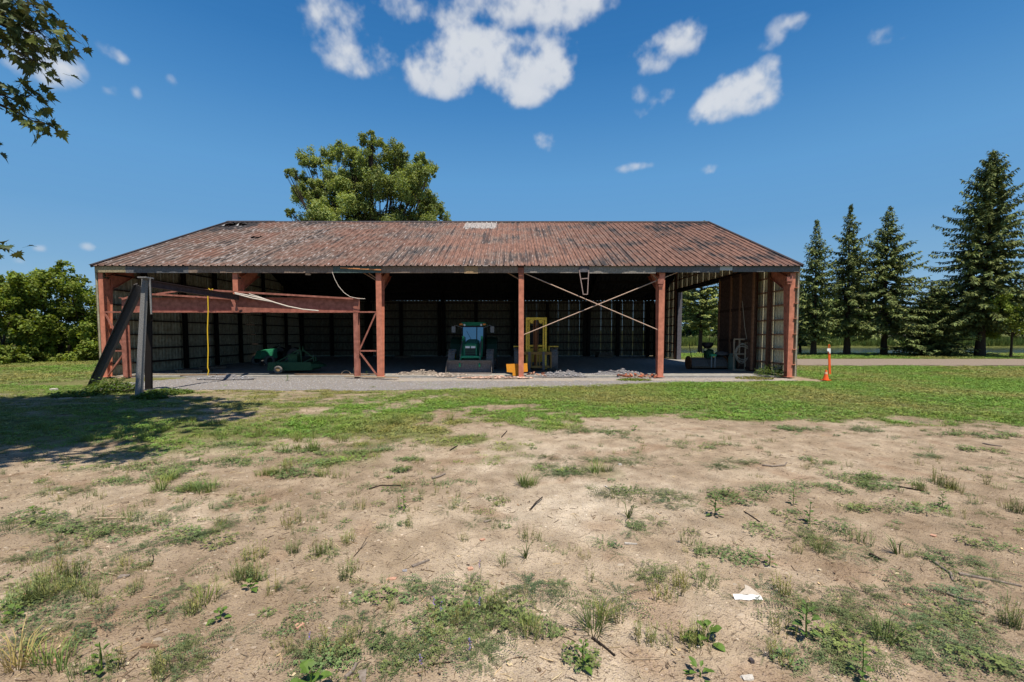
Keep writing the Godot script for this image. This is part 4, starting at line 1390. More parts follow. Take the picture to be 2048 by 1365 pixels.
const PATCHES := """
v 1000 1180 100 26 10; v 880 1175 60 22 6; v 800 1245 110 34 14; v 690 1290 90 34 12; v 870 1275 110 30 14; v 960 1220 60 24 6; v 760 1320 80 26 8; v 1215 1195 46 18 7; v 1070 1225 60 22 6; v 930 1330 40 20 5; v 610 1330 46 26 6; v 900 1300 60 20 6; v 1130 1185 50 14 4
c 1085 1255 46 22 7; c 590 1258 44 28 8; c 820 1280 90 26 9; c 740 1200 26 10 2; c 900 1210 44 18 6; c 540 1160 26 10 3; c 1010 1230 34 20 5; c 700 1310 60 20 6; c 990 1165 60 16 4; c 850 1240 50 20 6; c 1190 1310 34 18 4
h 1000 1205 90 22 10; h 970 1255 18 8 3; h 880 1245 34 16 4; h 1072 1275 16 10 3; h 1300 1280 30 10 5; h 1340 1180 30 22 5; h 690 1300 30 20 5; h 490 1160 26 22 7; h 500 1120 12 22 4; h 450 1160 26 12 5; h 600 1100 20 10 4; h 640 1110 14 8 2; h 690 1155 14 8 2; h 535 1195 12 16 3; h 560 1300 18 16 3; h 620 1300 14 14 3; h 1220 1240 20 10 3; h 1180 1330 14 16 3; h 780 1215 18 8 3; h 1370 1285 40 14 7
v 1620 1070 50 14 5; v 1700 1105 60 18 5; v 1750 1260 150 50 24; v 1880 1225 70 34 12; v 1650 1240 60 30 8; v 1700 1200 90 30 8; v 1860 1310 120 34 18; v 1990 1300 60 50 14; v 1640 1320 60 26 8; v 1760 1330 90 24 10; v 1960 1200 70 26 7; v 1570 1310 40 20 4; v 1930 1120 60 20 5; v 1620 1215 40 20 5; v 1560 1180 40 20 3; v 1820 1180 60 20 5; v 1990 1160 40 26 5
c 1650 1270 46 22 6; c 1790 1250 60 26 9; c 1880 1225 50 26 9; c 1640 1060 40 12 4; c 1660 980 70 12 10; c 1755 965 70 12 10; c 1700 955 40 8 6; c 1840 1015 40 10 7; c 1740 1020 34 8 5; c 1950 1090 50 14 6; c 1870 1115 30 10 3; c 1480 1000 50 12 7; c 1530 985 40 10 5; c 1440 1105 40 14 6; c 1500 1120 30 10 4; c 1600 1320 30 16 4; c 1990 1320 40 30 6; c 1890 1320 40 20 5; c 1500 1060 40 10 4
h 1830 1010 8 6 2; h 1885 970 14 8 4; h 1905 978 14 8 4; h 1840 978 16 6 3; h 2040 1025 14 10 4; h 2030 1250 14 12 4; h 1560 1190 14 10 3; h 1720 1090 14 12 2; h 1800 1105 12 12 2; h 1640 1095 30 8 4; h 1990 975 10 8 2; h 1595 1105 14 8 2; h 1560 1320 12 12 2; h 1380 1100 18 14 4; h 1420 1165 16 10 4; h 1345 1165 24 18 6; h 1550 1255 14 14 3
v 1380 1015 60 14 8; v 1330 990 30 8 4; v 1240 990 30 8 4; v 1160 950 60 12 9; v 1110 935 40 8 5; v 1170 925 40 6 4; v 1080 915 16 5 2; v 1255 925 30 5 3; v 1300 1050 26 6 3; v 1280 1060 16 5 2; v 1130 870 30 5 4; v 1200 865 40 6 6; v 1260 880 40 6 4; v 1480 925 30 6 5; v 1450 938 22 5 4; v 1610 860 40 5 5; v 1700 862 40 5 4; v 1860 915 20 4 3; v 1350 1000 30 10 4; v 1420 1160 30 16 3; v 1310 1150 40 20 6
c 1230 870 26 6 5; c 1170 865 30 5 4; c 1140 945 26 6 4; c 1290 1055 20 5 3; c 1250 985 24 6 4; c 1420 895 50 6 6; c 1590 862 50 5 8; c 1730 860 30 5 5; c 1940 870 80 8 18; c 1970 905 40 6 5; c 1630 925 30 5 4
v 220 1235 60 30 4; v 40 1220 50 40 14; v 60 1280 40 20 6; v 130 1100 40 14 4; v 220 1060 50 18 8; v 130 1060 46 16 6; v 250 1105 40 14 4; v 60 1050 40 14 6; v 40 1110 30 14 4; v 460 1010 40 10 4; v 350 1190 30 10 4; v 230 1130 30 10 3; v 380 1080 30 8 4; v 420 1055 30 8 4; v 160 1180 40 10 3; v 120 985 40 8 5; v 60 1200 40 20 5; v 240 1150 30 10 3; v 330 1225 30 12 3; v 410 1290 40 18 4; v 240 1340 60 20 4; v 350 1345 40 16 5; v 480 1275 30 16 3; v 380 1145 24 10 2; v 360 1320 30 20 4
c 140 1060 50 16 9; c 80 1040 40 12 6; c 200 1065 46 14 7; c 40 1220 40 26 8; c 60 1250 30 20 5; c 250 965 50 9 8; c 330 950 50 9 8; c 300 935 60 7 9; c 430 930 60 8 9; c 380 975 50 9 7; c 500 920 40 6 6; c 590 950 50 7 9; c 620 905 50 5 8; c 700 905 40 5 7; c 640 930 60 6 8; c 750 900 40 5 6; c 800 940 20 4 3; c 810 920 20 3 4; c 480 890 60 5 9; c 370 1075 40 8 5; c 280 1060 40 10 5; c 430 1090 30 8 4
h 130 1155 22 22 8; h 105 1195 24 14 6; h 75 1190 14 26 5; h 205 1180 26 16 5; h 145 1170 14 14 3; h 270 1185 16 8 3; h 380 1235 20 12 4; h 395 1215 14 12 2; h 430 1050 10 5 2; h 265 1030 14 6 2; h 330 1050 14 8 2; h 175 1210 12 14 3; h 200 1230 20 10 2; h 330 1345 30 16 5; h 110 1150 16 10 3; h 185 1345 34 14 5; h 700 1085 10 8 2; h 730 1020 14 5 2; h 810 1055 10 6 2; h 590 1045 16 5 3; h 640 1040 12 5 2; h 660 955 20 6 4; h 570 945 20 6 4; h 720 890 16 4 3; h 515 1010 12 6 2; h 60 1130 20 14 3; h 20 1060 14 20 4; h 445 1065 12 8 2; h 300 1010 10 6 2; h 920 1015 16 6 3; h 1055 1075 14 8 2; h 925 1080 10 6 2; h 1180 1165 10 8 2
g 1050 970 26 5 3; g 1200 945 14 5 2; g 420 1200 6 4 1; g 300 985 20 6 2; g 330 965 30 8 3; g 400 985 20 5 3; g 540 950 20 5 3; g 1210 1240 16 8 2; g 1060 1255 20 12 3; g 1000 1130 8 8 1; g 90 1330 30 16 3; g 590 900 40 5 5; g 650 880 60 5 6; g 560 870 60 5 6; g 750 850 60 5 7; g 850 840 60 5 7; g 450 870 60 6 6; g 400 850 60 5 6; g 100 860 80 8 8; g 230 880 60 8 6; g 340 860 60 8 6
"""
func make_low_growth() -> void:
	var green := Color(0.078, 0.125, 0.030)
	var meshes := {"v": [vetch(15, 0.20, 0.5, 1), vetch(12, 0.24, 0.3, 2), vetch(18, 0.17, 0.8, 3)], "c": [clover(55, 0.12, 0.016, 0.06, 4), clover(40, 0.10, 0.02, 0.045, 5), clover(70, 0.16, 0.014, 0.05, 6)], "h": [stems(13, 0.05, 0.17, 7), stems(18, 0.08, 0.13, 8), stems(8, 0.04, 0.2, 9)], "g": [blades(60, 0.09, 0.08, 0.2, 0.005, 0.9, 10), blades(45, 0.07, 0.06, 0.14, 0.005, 0.6, 11), blades(34, 0.06, 0.1, 0.24, 0.006, 0.8, 12)]}
	var hue := {"v": Color(0.13, 0.17, 0.07), "c": Color(0.145, 0.20, 0.065), "h": Color(0.23, 0.26, 0.095), "g": Color(0.18, 0.225, 0.065)}
	var names := {"v": "vetch", "c": "clover", "h": "horsetail_stems", "g": "wild_grass"}
	var labels := {"v": "low spreading vetch with tiny leaflets in patches on the bare earth", "c": "low clover patches dotted over the bare earth", "h": "thin upright horsetail stems in clusters on the bare earth", "g": "loose grass tufts on the bare earth"}
	rng.seed = 1000
	var pl := {"v": [[], [], []], "c": [[], [], []], "h": [[], [], []], "g": [[], [], []]}
	var tn := {"v": [[], [], []], "c": [[], [], []], "h": [[], [], []], "g": [[], [], []]}
	for row in PATCHES.strip_edges().split("\n"):
		for cell in row.split(";"):
			var q := cell.strip_edges()
			var k := q.substr(0, 1)
			var f := q.substr(2).split_floats(" ")
			var c := gp(f[0], f[1])
			var e := gp(f[0], f[1] - f[3] * 0.8)
			var rx: float = f[2] * -c.z / F
			var rz: float = absf(e.z - c.z)
			for i in int(f[4] * ((0.42 if k in "vc" else 0.7) if f[1] > 1120.0 else 0.8 if f[1] > 1000.0 else 1.5) + 0.5):
				var a := rng.randf() * TAU
				var r := sqrt(rng.randf())
				var x := c.x + cos(a) * r * rx * 1.2
				var z := c.z + sin(a) * r * rz * 1.2
				var m := rng.randi() % 3
				var s := rng.randf_range(0.45, 1.25)
				pl[k][m].append(Transform3D(Basis(Vector3.UP, rng.randf() * TAU).scaled(Vector3.ONE * s), Vector3(x, gh(x, z) - 0.003, z)))
				tn[k][m].append(tone(hue[k], 0.3, 0.15))
	# stray sprigs everywhere on the earth, thicker to the left
	for i in 5200:
		var z := -1.6 - 12.5 * pow(rng.randf(), 0.8)
		var x := rng.randf_range(-1.25, 1.25) * (-z + 0.8)
		var wild := gn.get_noise_2d(x * 3.0 + 70.0, z * 3.0) + gn2.get_noise_2d(x * 4.0, z * 4.0) * 0.6
		if wild < lerpf(-0.15, 0.18, ss(-2.5, 0.5, x)) - 0.25 * ss(6.0, 11.0, -z) or rng.randf() < 0.15:
			continue
		var k: String = ["h", "c", "v", "h", "c"][rng.randi() % 5]
		var m := rng.randi() % 3
		pl[k][m].append(Transform3D(Basis(Vector3.UP, rng.randf() * TAU).scaled(Vector3.ONE * rng.randf_range(0.3, 0.75)), Vector3(x, gh(x, z) - 0.003, z)))
		tn[k][m].append(tone(hue[k], 0.3, 0.2))
	for k in ["v", "c", "h", "g"]:
		for m in 3:
			scatter(names[k], meshes[k][m], pl[k][m], tn[k][m], labels[k])
	# lawn: short mown grass and clover
	var gm := [blades(22, 0.10, 0.04, 0.085, 0.006, 0.8, 21), blades(26, 0.12, 0.03, 0.07, 0.006, 1.1, 22), clover(26, 0.11, 0.022, 0.05, 23)]
	var gp3 := [[], [], []]
	var gt := [[], [], []]
	var lay := func(x: float, z: float, s: float, w: float) -> void:
		var l := lawn(x, z)
		if rng.randf() > l * w:
			return
		var m := rng.randi() % 3
		gp3[m].append(Transform3D(Basis(Vector3.UP, rng.randf() * TAU).scaled(Vector3(s, s * rng.randf_range(0.6, 1.3) * lerpf(0.6, 1.0, l) * (1.0 + 0.8 * maxf(0.0, gn2.get_noise_2d(x * 1.3, z * 1.3))), s)), Vector3(x, gh(x, z) - 0.004, z)))
		var base := Color(0.165, 0.285, 0.045).lerp(Color(0.27, 0.27, 0.085), clampf(1.6 * gn.get_noise_2d(x * 0.9, z * 0.9 + 30.0) + 0.25 + (0.35 if x < -1.0 else 0.0), 0.0, 1.0))
		gt[m].append(tone(base, 0.3, 0.14))
	for i in 30000: # right of the middle, in front of the shed
		lay.call(rng.randf_range(-4.5, 23.0), -rng.randf_range(8.5, 19.0), rng.randf_range(0.7, 1.2), 1.0)
	for i in 9000:
		lay.call(rng.randf_range(12.6, 32.0), -rng.randf_range(18.5, 27.5), rng.randf_range(0.9, 1.5), 1.0)
	for i in 26000: # patchy left
		lay.call(rng.randf_range(-19.0, 1.0), -rng.randf_range(5.2, 16.5), rng.randf_range(0.6, 1.1), 0.85)
	for i in 16000:
		lay.call(rng.randf_range(-44.0, -18.0), -rng.randf_range(15.5, 40.0), rng.randf_range(1.0, 2.0), 1.0)
	for i in 9000: # verge by the pond
		lay.call(rng.randf_range(12.6, 62.0), -rng.randf_range(34.8, 45.3), rng.randf_range(1.2, 2.2), 1.0)
	for m in 3:
		scatter("clover" if m == 2 else "grass", gm[m], gp3[m], gt[m], "clover leaves mixed through the mown lawn" if m == 2 else "short mown lawn grass around the shed")
	# crumbs and pebbles on the bare earth
	var st := MB.new()
	rng.seed = 88
	var ring := []
	for i in 6:
		ring.append(Vector3(cos(i * 1.05) * rng.randf_range(0.7, 1.1), 0.0, sin(i * 1.05) * rng.randf_range(0.7, 1.1)))
	for i in 6:
		var a: Vector3 = ring[i]
		var b: Vector3 = ring[(i + 1) % 6]
		st.quad(a + Vector3(0, -0.3, 0), b + Vector3(0, -0.3, 0), b * 0.75 + Vector3(0, 0.45, 0), a * 0.75 + Vector3(0, 0.45, 0))
		st.tri(a * 0.75 + Vector3(0, 0.45, 0), b * 0.75 + Vector3(0, 0.45, 0), Vector3(0.1, 0.62, 0))
	var sm := st.mesh(M.stone)
	var sp := []
	var stn := []
	for i in 9000:
		var z := -1.6 - 13.0 * pow(rng.randf(), 1.1)
		var x := rng.randf_range(-1.25, 1.25) * (-z + 0.8)
		if lawn(x, z) > 0.4 and rng.randf() < 0.9:
			continue
		if x > -1.0 and rng.randf() < 0.45:
			continue
		var s: float = 0.003 + 0.008 * pow(rng.randf(), 3.0) * (1.6 if x < -1.0 else 1.0)
		sp.append(Transform3D(Basis(Vector3.UP, rng.randf() * TAU).scaled(Vector3(s * 1.3, s * rng.randf_range(0.35, 0.9), s)), Vector3(x, gh(x, z), z)))
		stn.append(tone(earth_color(x, z) * rng.randf_range(0.75, 1.15), 0.12, 0.04))
	var cl := [] # clods
	var clc := []
	for i in 2600:
		var z := -1.7 - 8.0 * pow(rng.randf(), 1.1)
		var x := rng.randf_range(-1.25, 1.25) * (-z + 0.8)
		if gn2.get_noise_2d(x * 1.2 + 90.0, z * 1.2) < lerpf(-0.05, 0.25, ss(-1.5, 0.5, x)) or lawn(x, z) > 0.5:
			continue
		var s := 0.006 + 0.016 * pow(rng.randf(), 2.5)
		cl.append(Transform3D(Basis(Vector3.UP, rng.randf() * TAU).scaled(Vector3(s * 1.6, s * rng.randf_range(0.25, 0.5), s)), Vector3(x, gh(x, z), z)))
		clc.append(tone(earth_color(x, z) * rng.randf_range(0.62, 0.85), 0.1, 0.03))
	scatter("earth_clods", sm, cl, clc, "flat flakes and clods of dry cracked earth")
	# dead twigs, straw and curled leaves lying about
	var tw := MB.new()
	tw.tinted = true
	tw.bar(Vector3(-0.5, 0, 0), Vector3(0.1, 0.02, 0.04), 0.05, 0.05); tw.bar(Vector3(0.1, 0.02, 0.04), Vector3(0.5, 0.0, -0.05), 0.04, 0.04)
	var lf := MB.new()
	lf.tinted = true
	lf.quad(Vector3(-0.5, 0.1, -0.1), Vector3(0.0, 0.0, -0.3), Vector3(0.05, 0.02, 0.1), Vector3(-0.3, 0.2, 0.25))
	lf.quad(Vector3(0.0, 0.0, -0.3), Vector3(0.5, 0.25, -0.1), Vector3(0.3, 0.2, 0.3), Vector3(0.05, 0.02, 0.1))
	var lit := [[], []]
	var litc := [[], []]
	for i in 9000:
		var z := -1.7 - 10.5 * pow(rng.randf(), 1.2)
		var x := rng.randf_range(-1.25, 1.25) * (-z + 0.8)
		var w := gn2.get_noise_2d(x * 1.5 + 20.0, z * 1.5)
		if w < lerpf(-0.25, 0.12, ss(-2.5, 0.3, x)) - 0.2 * ss(1.5, 4.0, x):
			continue
		var k := 0 if rng.randf() < 0.72 else 1
		var s := rng.randf_range(0.02, 0.09) if k == 0 else rng.randf_range(0.015, 0.04)
		lit[k].append(Transform3D(Basis.from_euler(Vector3(rng.randfn() * 0.1, rng.randf() * TAU, rng.randfn() * 0.1)).scaled(Vector3.ONE * s), Vector3(x, gh(x, z) + 0.004, z)))
		litc[k].append(tone([Color(0.12, 0.085, 0.06), Color(0.20, 0.14, 0.09), Color(0.5, 0.4, 0.25)][rng.randi() % 3], 0.3, 0.1))
	scatter("litter", tw.mesh(M.stone), lit[0], litc[0], "small dead twigs and straw strewn over the bare earth")
	scatter("dead_leaves", lf.mesh(M.stone), lit[1], litc[1], "curled brown dead leaves strewn over the bare earth")
	scatter("pebbles", sm, sp, stn, "crumbs of dry earth and small stones on the bare ground")
	sp = []
	stn = []
	for i in 9000: # gravel
		var x := rng.randf_range(-15.0, 11.0)
		var z := rng.randf_range(-20.5, -14.8)
		if not on_gravel(x, z):
			continue
		var s := rng.randf_range(0.008, 0.025)
		sp.append(Transform3D(Basis(Vector3.UP, rng.randf() * TAU).scaled(Vector3(s * 1.2, s * 0.8, s)), Vector3(x, gh(x, z) + 0.014, z)))
		stn.append(tone(Color(0.30, 0.30, 0.32) if rng.randf() < 0.85 else Color(0.42, 0.40, 0.37), 0.35))
	scatter("gravel", sm, sp, stn, "loose grey gravel stones on the apron before the shed")
	M["stone_mesh"] = sm

# ---------- vehicles and gear ----------
func wheel(parent: Node, at: Vector3, r: float, w: float, rim_m: Material, lugs := 18, axis_turn := 0.0) -> void: # axle along x
	var x := Transform3D(Basis(Vector3.UP, axis_turn) * Basis(Vector3.BACK, PI / 2), at)
	var b := MB.new()
	b.lathe([Vector2(r * 0.58, -w * 0.42), Vector2(r * 0.8, -w * 0.5), Vector2(r * 0.93, -w * 0.44), Vector2(r * 0.96, -w * 0.2), Vector2(r * 0.965, w * 0.2), Vector2(r * 0.93, w * 0.44), Vector2(r * 0.8, w * 0.5), Vector2(r * 0.58, w * 0.42)], 26, x)
	for i in lugs:
		for sg in [-1.0, 1.0]:
			var a: float = TAU * (i + (0.5 if sg > 0 else 0.0)) / lugs
			var d := Vector3(cos(a), 0, sin(a))
			var e: float = a + 0.30 * r
			var d2 := Vector3(cos(a + 0.22), 0, sin(a + 0.22))
			b.bar(x * (d2 * r * 0.96 + Vector3.UP * sg * 0.01), x * (d * r * 0.955 + Vector3.UP * sg * w * 0.5), r * 0.09, r * 0.1, x.basis * d)
	var t := obj("tyre", b, M.rubber, parent)
	var c := MB.new()
	c.lathe([Vector2(0.0, -w * 0.12), Vector2(r * 0.3, -w * 0.12), Vector2(r * 0.5, -w * 0.3), Vector2(r * 0.6, -w * 0.42)], 20, x)
	c.lathe([Vector2(r * 0.6, w * 0.42), Vector2(r * 0.5, w * 0.3), Vector2(r * 0.3, w * 0.12), Vector2(0.0, w * 0.12)], 20, x)
	obj("rim", c, rim_m, t)

func make_tractor() -> void:
	var at := Vector3(-2.02, 0.02, -21.6)
	var t := thing("tractor", "green cab tractor with front loader bucket parked in the shed", "tractor", at)
	var gm: Material = M.green
	# front is +z; bucket front at z = 0.5
	for s in [-1.0, 1.0]:
		wheel(t, Vector3(s * 0.93, 0.56, -0.95), 0.56, 0.34, M.yellow, 16)
		wheel(t, Vector3(s * 0.95, 0.80, -3.05), 0.80, 0.46, M.yellow, 20)
		var f := MB.new()
		for i in 8:
			var a0 := -0.2 + 0.42 * i
			var a1 := a0 + 0.42
			f.quad(Vector3(s * 0.68, 0.8 + sin(a0) * 0.9, -3.05 + cos(a0) * 0.9), Vector3(s * 1.22, 0.8 + sin(a0) * 0.9, -3.05 + cos(a0) * 0.9), Vector3(s * 1.22, 0.8 + sin(a1) * 0.9, -3.05 + cos(a1) * 0.9), Vector3(s * 0.68, 0.8 + sin(a1) * 0.9, -3.05 + cos(a1) * 0.9))
		obj("fender", f, M.green_dark, t)
	var h := MB.new()
	for q in [[-0.40, 0.75, 1.36], [-0.55, 0.72, 1.43]]:
		pass
	h.hexa([Vector3(-0.33, 0.72, -0.42), Vector3(0.33, 0.72, -0.42), Vector3(0.36, 0.72, -2.0), Vector3(-0.36, 0.72, -2.0), Vector3(-0.28, 1.34, -0.52), Vector3(0.28, 1.34, -0.52), Vector3(0.34, 1.52, -2.0), Vector3(-0.34, 1.52, -2.0)])
	h.hexa([Vector3(-0.28, 1.34, -0.52), Vector3(0.28, 1.34, -0.52), Vector3(0.34, 1.52, -2.0), Vector3(-0.34, 1.52, -2.0), Vector3(-0.16, 1.42, -0.62), Vector3(0.16, 1.42, -0.62), Vector3(0.2, 1.6, -2.0), Vector3(-0.2, 1.6, -2.0)])
	obj("hood", h, gm, t)
	var gr := MB.new()
	gr.box(Vector3(0, 0.97, -0.425), Vector3(0.5, 0.42, 0.02), Basis(Vector3.RIGHT, -0.16))
	obj("grille", gr, M.black, t)
	for k in 4:
		var b := MB.new()
		b.box(Vector3(0, 0.82 + k * 0.09, -0.395 - k * 0.014), Vector3(0.5, 0.012, 0.02))
		obj("grille_slat", b, gm, t)
	for s in [-1.0, 1.0]:
		var b := MB.new()
		b.box(Vector3(s * 0.135, 1.215, -0.475), Vector3(0.21, 0.12, 0.04), Basis(Vector3.RIGHT, -0.16))
		obj("headlight", b, M.lens, t)
	var ax := MB.new()
	ax.box(Vector3(0, 0.56, -0.95), Vector3(1.6, 0.16, 0.18))
	ax.box(Vector3(0, 0.66, -0.55), Vector3(0.5, 0.3, 0.4))
	ax.box(Vector3(0, 0.7, -2.3), Vector3(0.5, 0.5, 2.2))
	ax.box(Vector3(0, 0.8, -3.05), Vector3(1.7, 0.26, 0.26))
	obj("axle", ax, M.black, t)
	# cab
	var c := MB.new()
	for s in [-1.0, 1.0]:
		c.taper(Vector3(s * 0.55, 1.0, -1.95), Vector3(s * 0.56, 2.28, -2.1), 0.08, 0.08, 0.07, 0.08, Vector3.BACK)
		c.bar(Vector3(s * 0.62, 1.1, -3.3), Vector3(s * 0.6, 2.3, -3.25), 0.08, 0.08, Vector3.BACK)
		c.bar(Vector3(s * 0.58, 2.25, -2.05), Vector3(s * 0.6, 2.25, -3.3), 0.06, 0.08)
		c.bar(Vector3(s * 0.58, 1.05, -1.95), Vector3(s * 0.66, 1.05, -3.3), 0.06, 0.5)
	c.bar(Vector3(0.18, 1.0, -1.93), Vector3(0.20, 2.26, -2.06), 0.035, 0.04, Vector3.BACK)
	c.bar(Vector3(-0.58, 2.27, -2.08), Vector3(0.58, 2.27, -2.08), 0.05, 0.07)
	c.box(Vector3(0, 1.3, -2.9), Vector3(0.55, 0.9, 0.16))
	c.box(Vector3(0, 0.95, -2.7), Vector3(0.55, 0.16, 0.6))
	obj("cab_frame", c, M.black, t)
	var rf := MB.new()
	rf.hexa([Vector3(-0.66, 2.30, -1.9), Vector3(0.66, 2.30, -1.9), Vector3(0.7, 2.30, -3.45), Vector3(-0.7, 2.30, -3.45), Vector3(-0.58, 2.48, -2.0), Vector3(0.58, 2.48, -2.0), Vector3(0.62, 2.48, -3.35), Vector3(-0.62, 2.48, -3.35)])
	obj("cab_roof", rf, M.green, t)
	var g := MB.new()
	g.quad(Vector3(-0.52, 1.05, -1.95), Vector3(0.16, 1.05, -1.95), Vector3(0.17, 2.22, -2.07), Vector3(-0.53, 2.22, -2.07))
	g.quad(Vector3(0.21, 1.05, -1.95), Vector3(0.52, 1.05, -1.95), Vector3(0.53, 2.22, -2.07), Vector3(0.22, 2.22, -2.07))
	obj("windscreen", g, M.glass, t)
	var g2 := MB.new()
	g2.quad(Vector3(-0.6, 1.3, -3.28), Vector3(0.6, 1.3, -3.28), Vector3(0.58, 2.24, -3.25), Vector3(-0.58, 2.24, -3.25))
	obj("rear_window", g2, M.glass, t)
	var wp := MB.new()
	wp.bar(Vector3(-0.05, 1.5, -1.96), Vector3(-0.33, 2.02, -2.02), 0.015, 0.015)
	obj("wiper", wp, M.black, t)
	for s in [-1.0, 1.0]:
		var m := MB.new()
		m.tube([Vector3(s * 0.56, 2.2, -2.0), Vector3(s * 0.85, 2.3, -1.95), Vector3(s * 0.98, 2.28, -1.95)], 0.015, 5)
		m.box(Vector3(s * 1.0, 2.1, -1.95), Vector3(0.19, 0.32, 0.04))
		obj("mirror", m, M.mirrorback, t)
		var a := MB.new()
		a.box(Vector3(s * 0.60, 2.36, -1.9), Vector3(0.16, 0.08, 0.08))
		obj("amber_light", a, M.amber, t)
		var w := MB.new()
		w.lathe([Vector2(0.0, 0.05), Vector2(0.055, 0.04), Vector2(0.06, -0.03)], 10, Transform3D(Basis(Vector3.RIGHT, PI / 2), Vector3(s * 0.43, 2.335, -1.93)))
		obj("work_light", w, M.lens, t)
		# loader
		var l := MB.new()
		l.bar(Vector3(s * 0.47, 1.5, -1.4), Vector3(s * 0.47, 0.35, 0.02), 0.08, 0.15, Vector3.BACK)
		l.bar(Vector3(s * 0.47, 1.62, -1.9), Vector3(s * 0.47, 1.44, -1.3), 0.08, 0.16)
		l.bar(Vector3(s * 0.47, 0.7, -1.5), Vector3(s * 0.47, 1.75, -1.75), 0.1, 0.14, Vector3.BACK)
		obj("loader_arm", l, M.green_bright, t)
		var cy := MB.new()
		cy.tube([Vector3(s * 0.47, 1.5, -1.15), Vector3(s * 0.47, 0.85, -0.28)], 0.04, 8)
		cy.tube([Vector3(s * 0.47, 0.85, -0.28), Vector3(s * 0.47, 0.62, 0.02)], 0.02, 8)
		obj("cylinder", cy, M.steel, t)
	var cr := MB.new()
	cr.tube([Vector3(-0.47, 0.75, -0.35), Vector3(0.47, 0.75, -0.35)], 0.065, 10)
	obj("cross_tube", cr, M.green_bright, t)
	var bk := MB.new()
	var hw := 1.07
	var prof := [Vector2(0.05, 0.60), Vector2(-0.04, 0.42), Vector2(-0.04, 0.2), Vector2(0.06, 0.05), Vector2(0.55, 0.0)]
	# the open side lies on the floor: we see the curved back from outside and front lip
	for i in prof.size() - 1:
		bk.quad(Vector3(-hw, prof[i].y, prof[i].x), Vector3(hw, prof[i].y, prof[i].x), Vector3(hw, prof[i + 1].y, prof[i + 1].x), Vector3(-hw, prof[i + 1].y, prof[i + 1].x))
	for s in [-1.0, 1.0]:
		var o := []
		for p in prof:
			o.append(p)
		bk.prism(o, Transform3D(Basis(Vector3(0, 0, 1), Vector3.UP, Vector3(-1, 0, 0)), Vector3(s * hw, 0, 0)), 0.012)
	bk.bar(Vector3(-hw, 0.60, 0.05), Vector3(hw, 0.60, 0.05), 0.05, 0.03)
	bk.bar(Vector3(-hw, 0.01, 0.56), Vector3(hw, 0.01, 0.56), 0.12, 0.02)
	obj("bucket", bk, M.rustysteel, t)
	var lip := MB.new()
	lip.bar(Vector3(-hw, 0.625, 0.04), Vector3(hw, 0.625, 0.04), 0.05, 0.025)
	obj("bucket_edge", lip, M.green_dark, t)

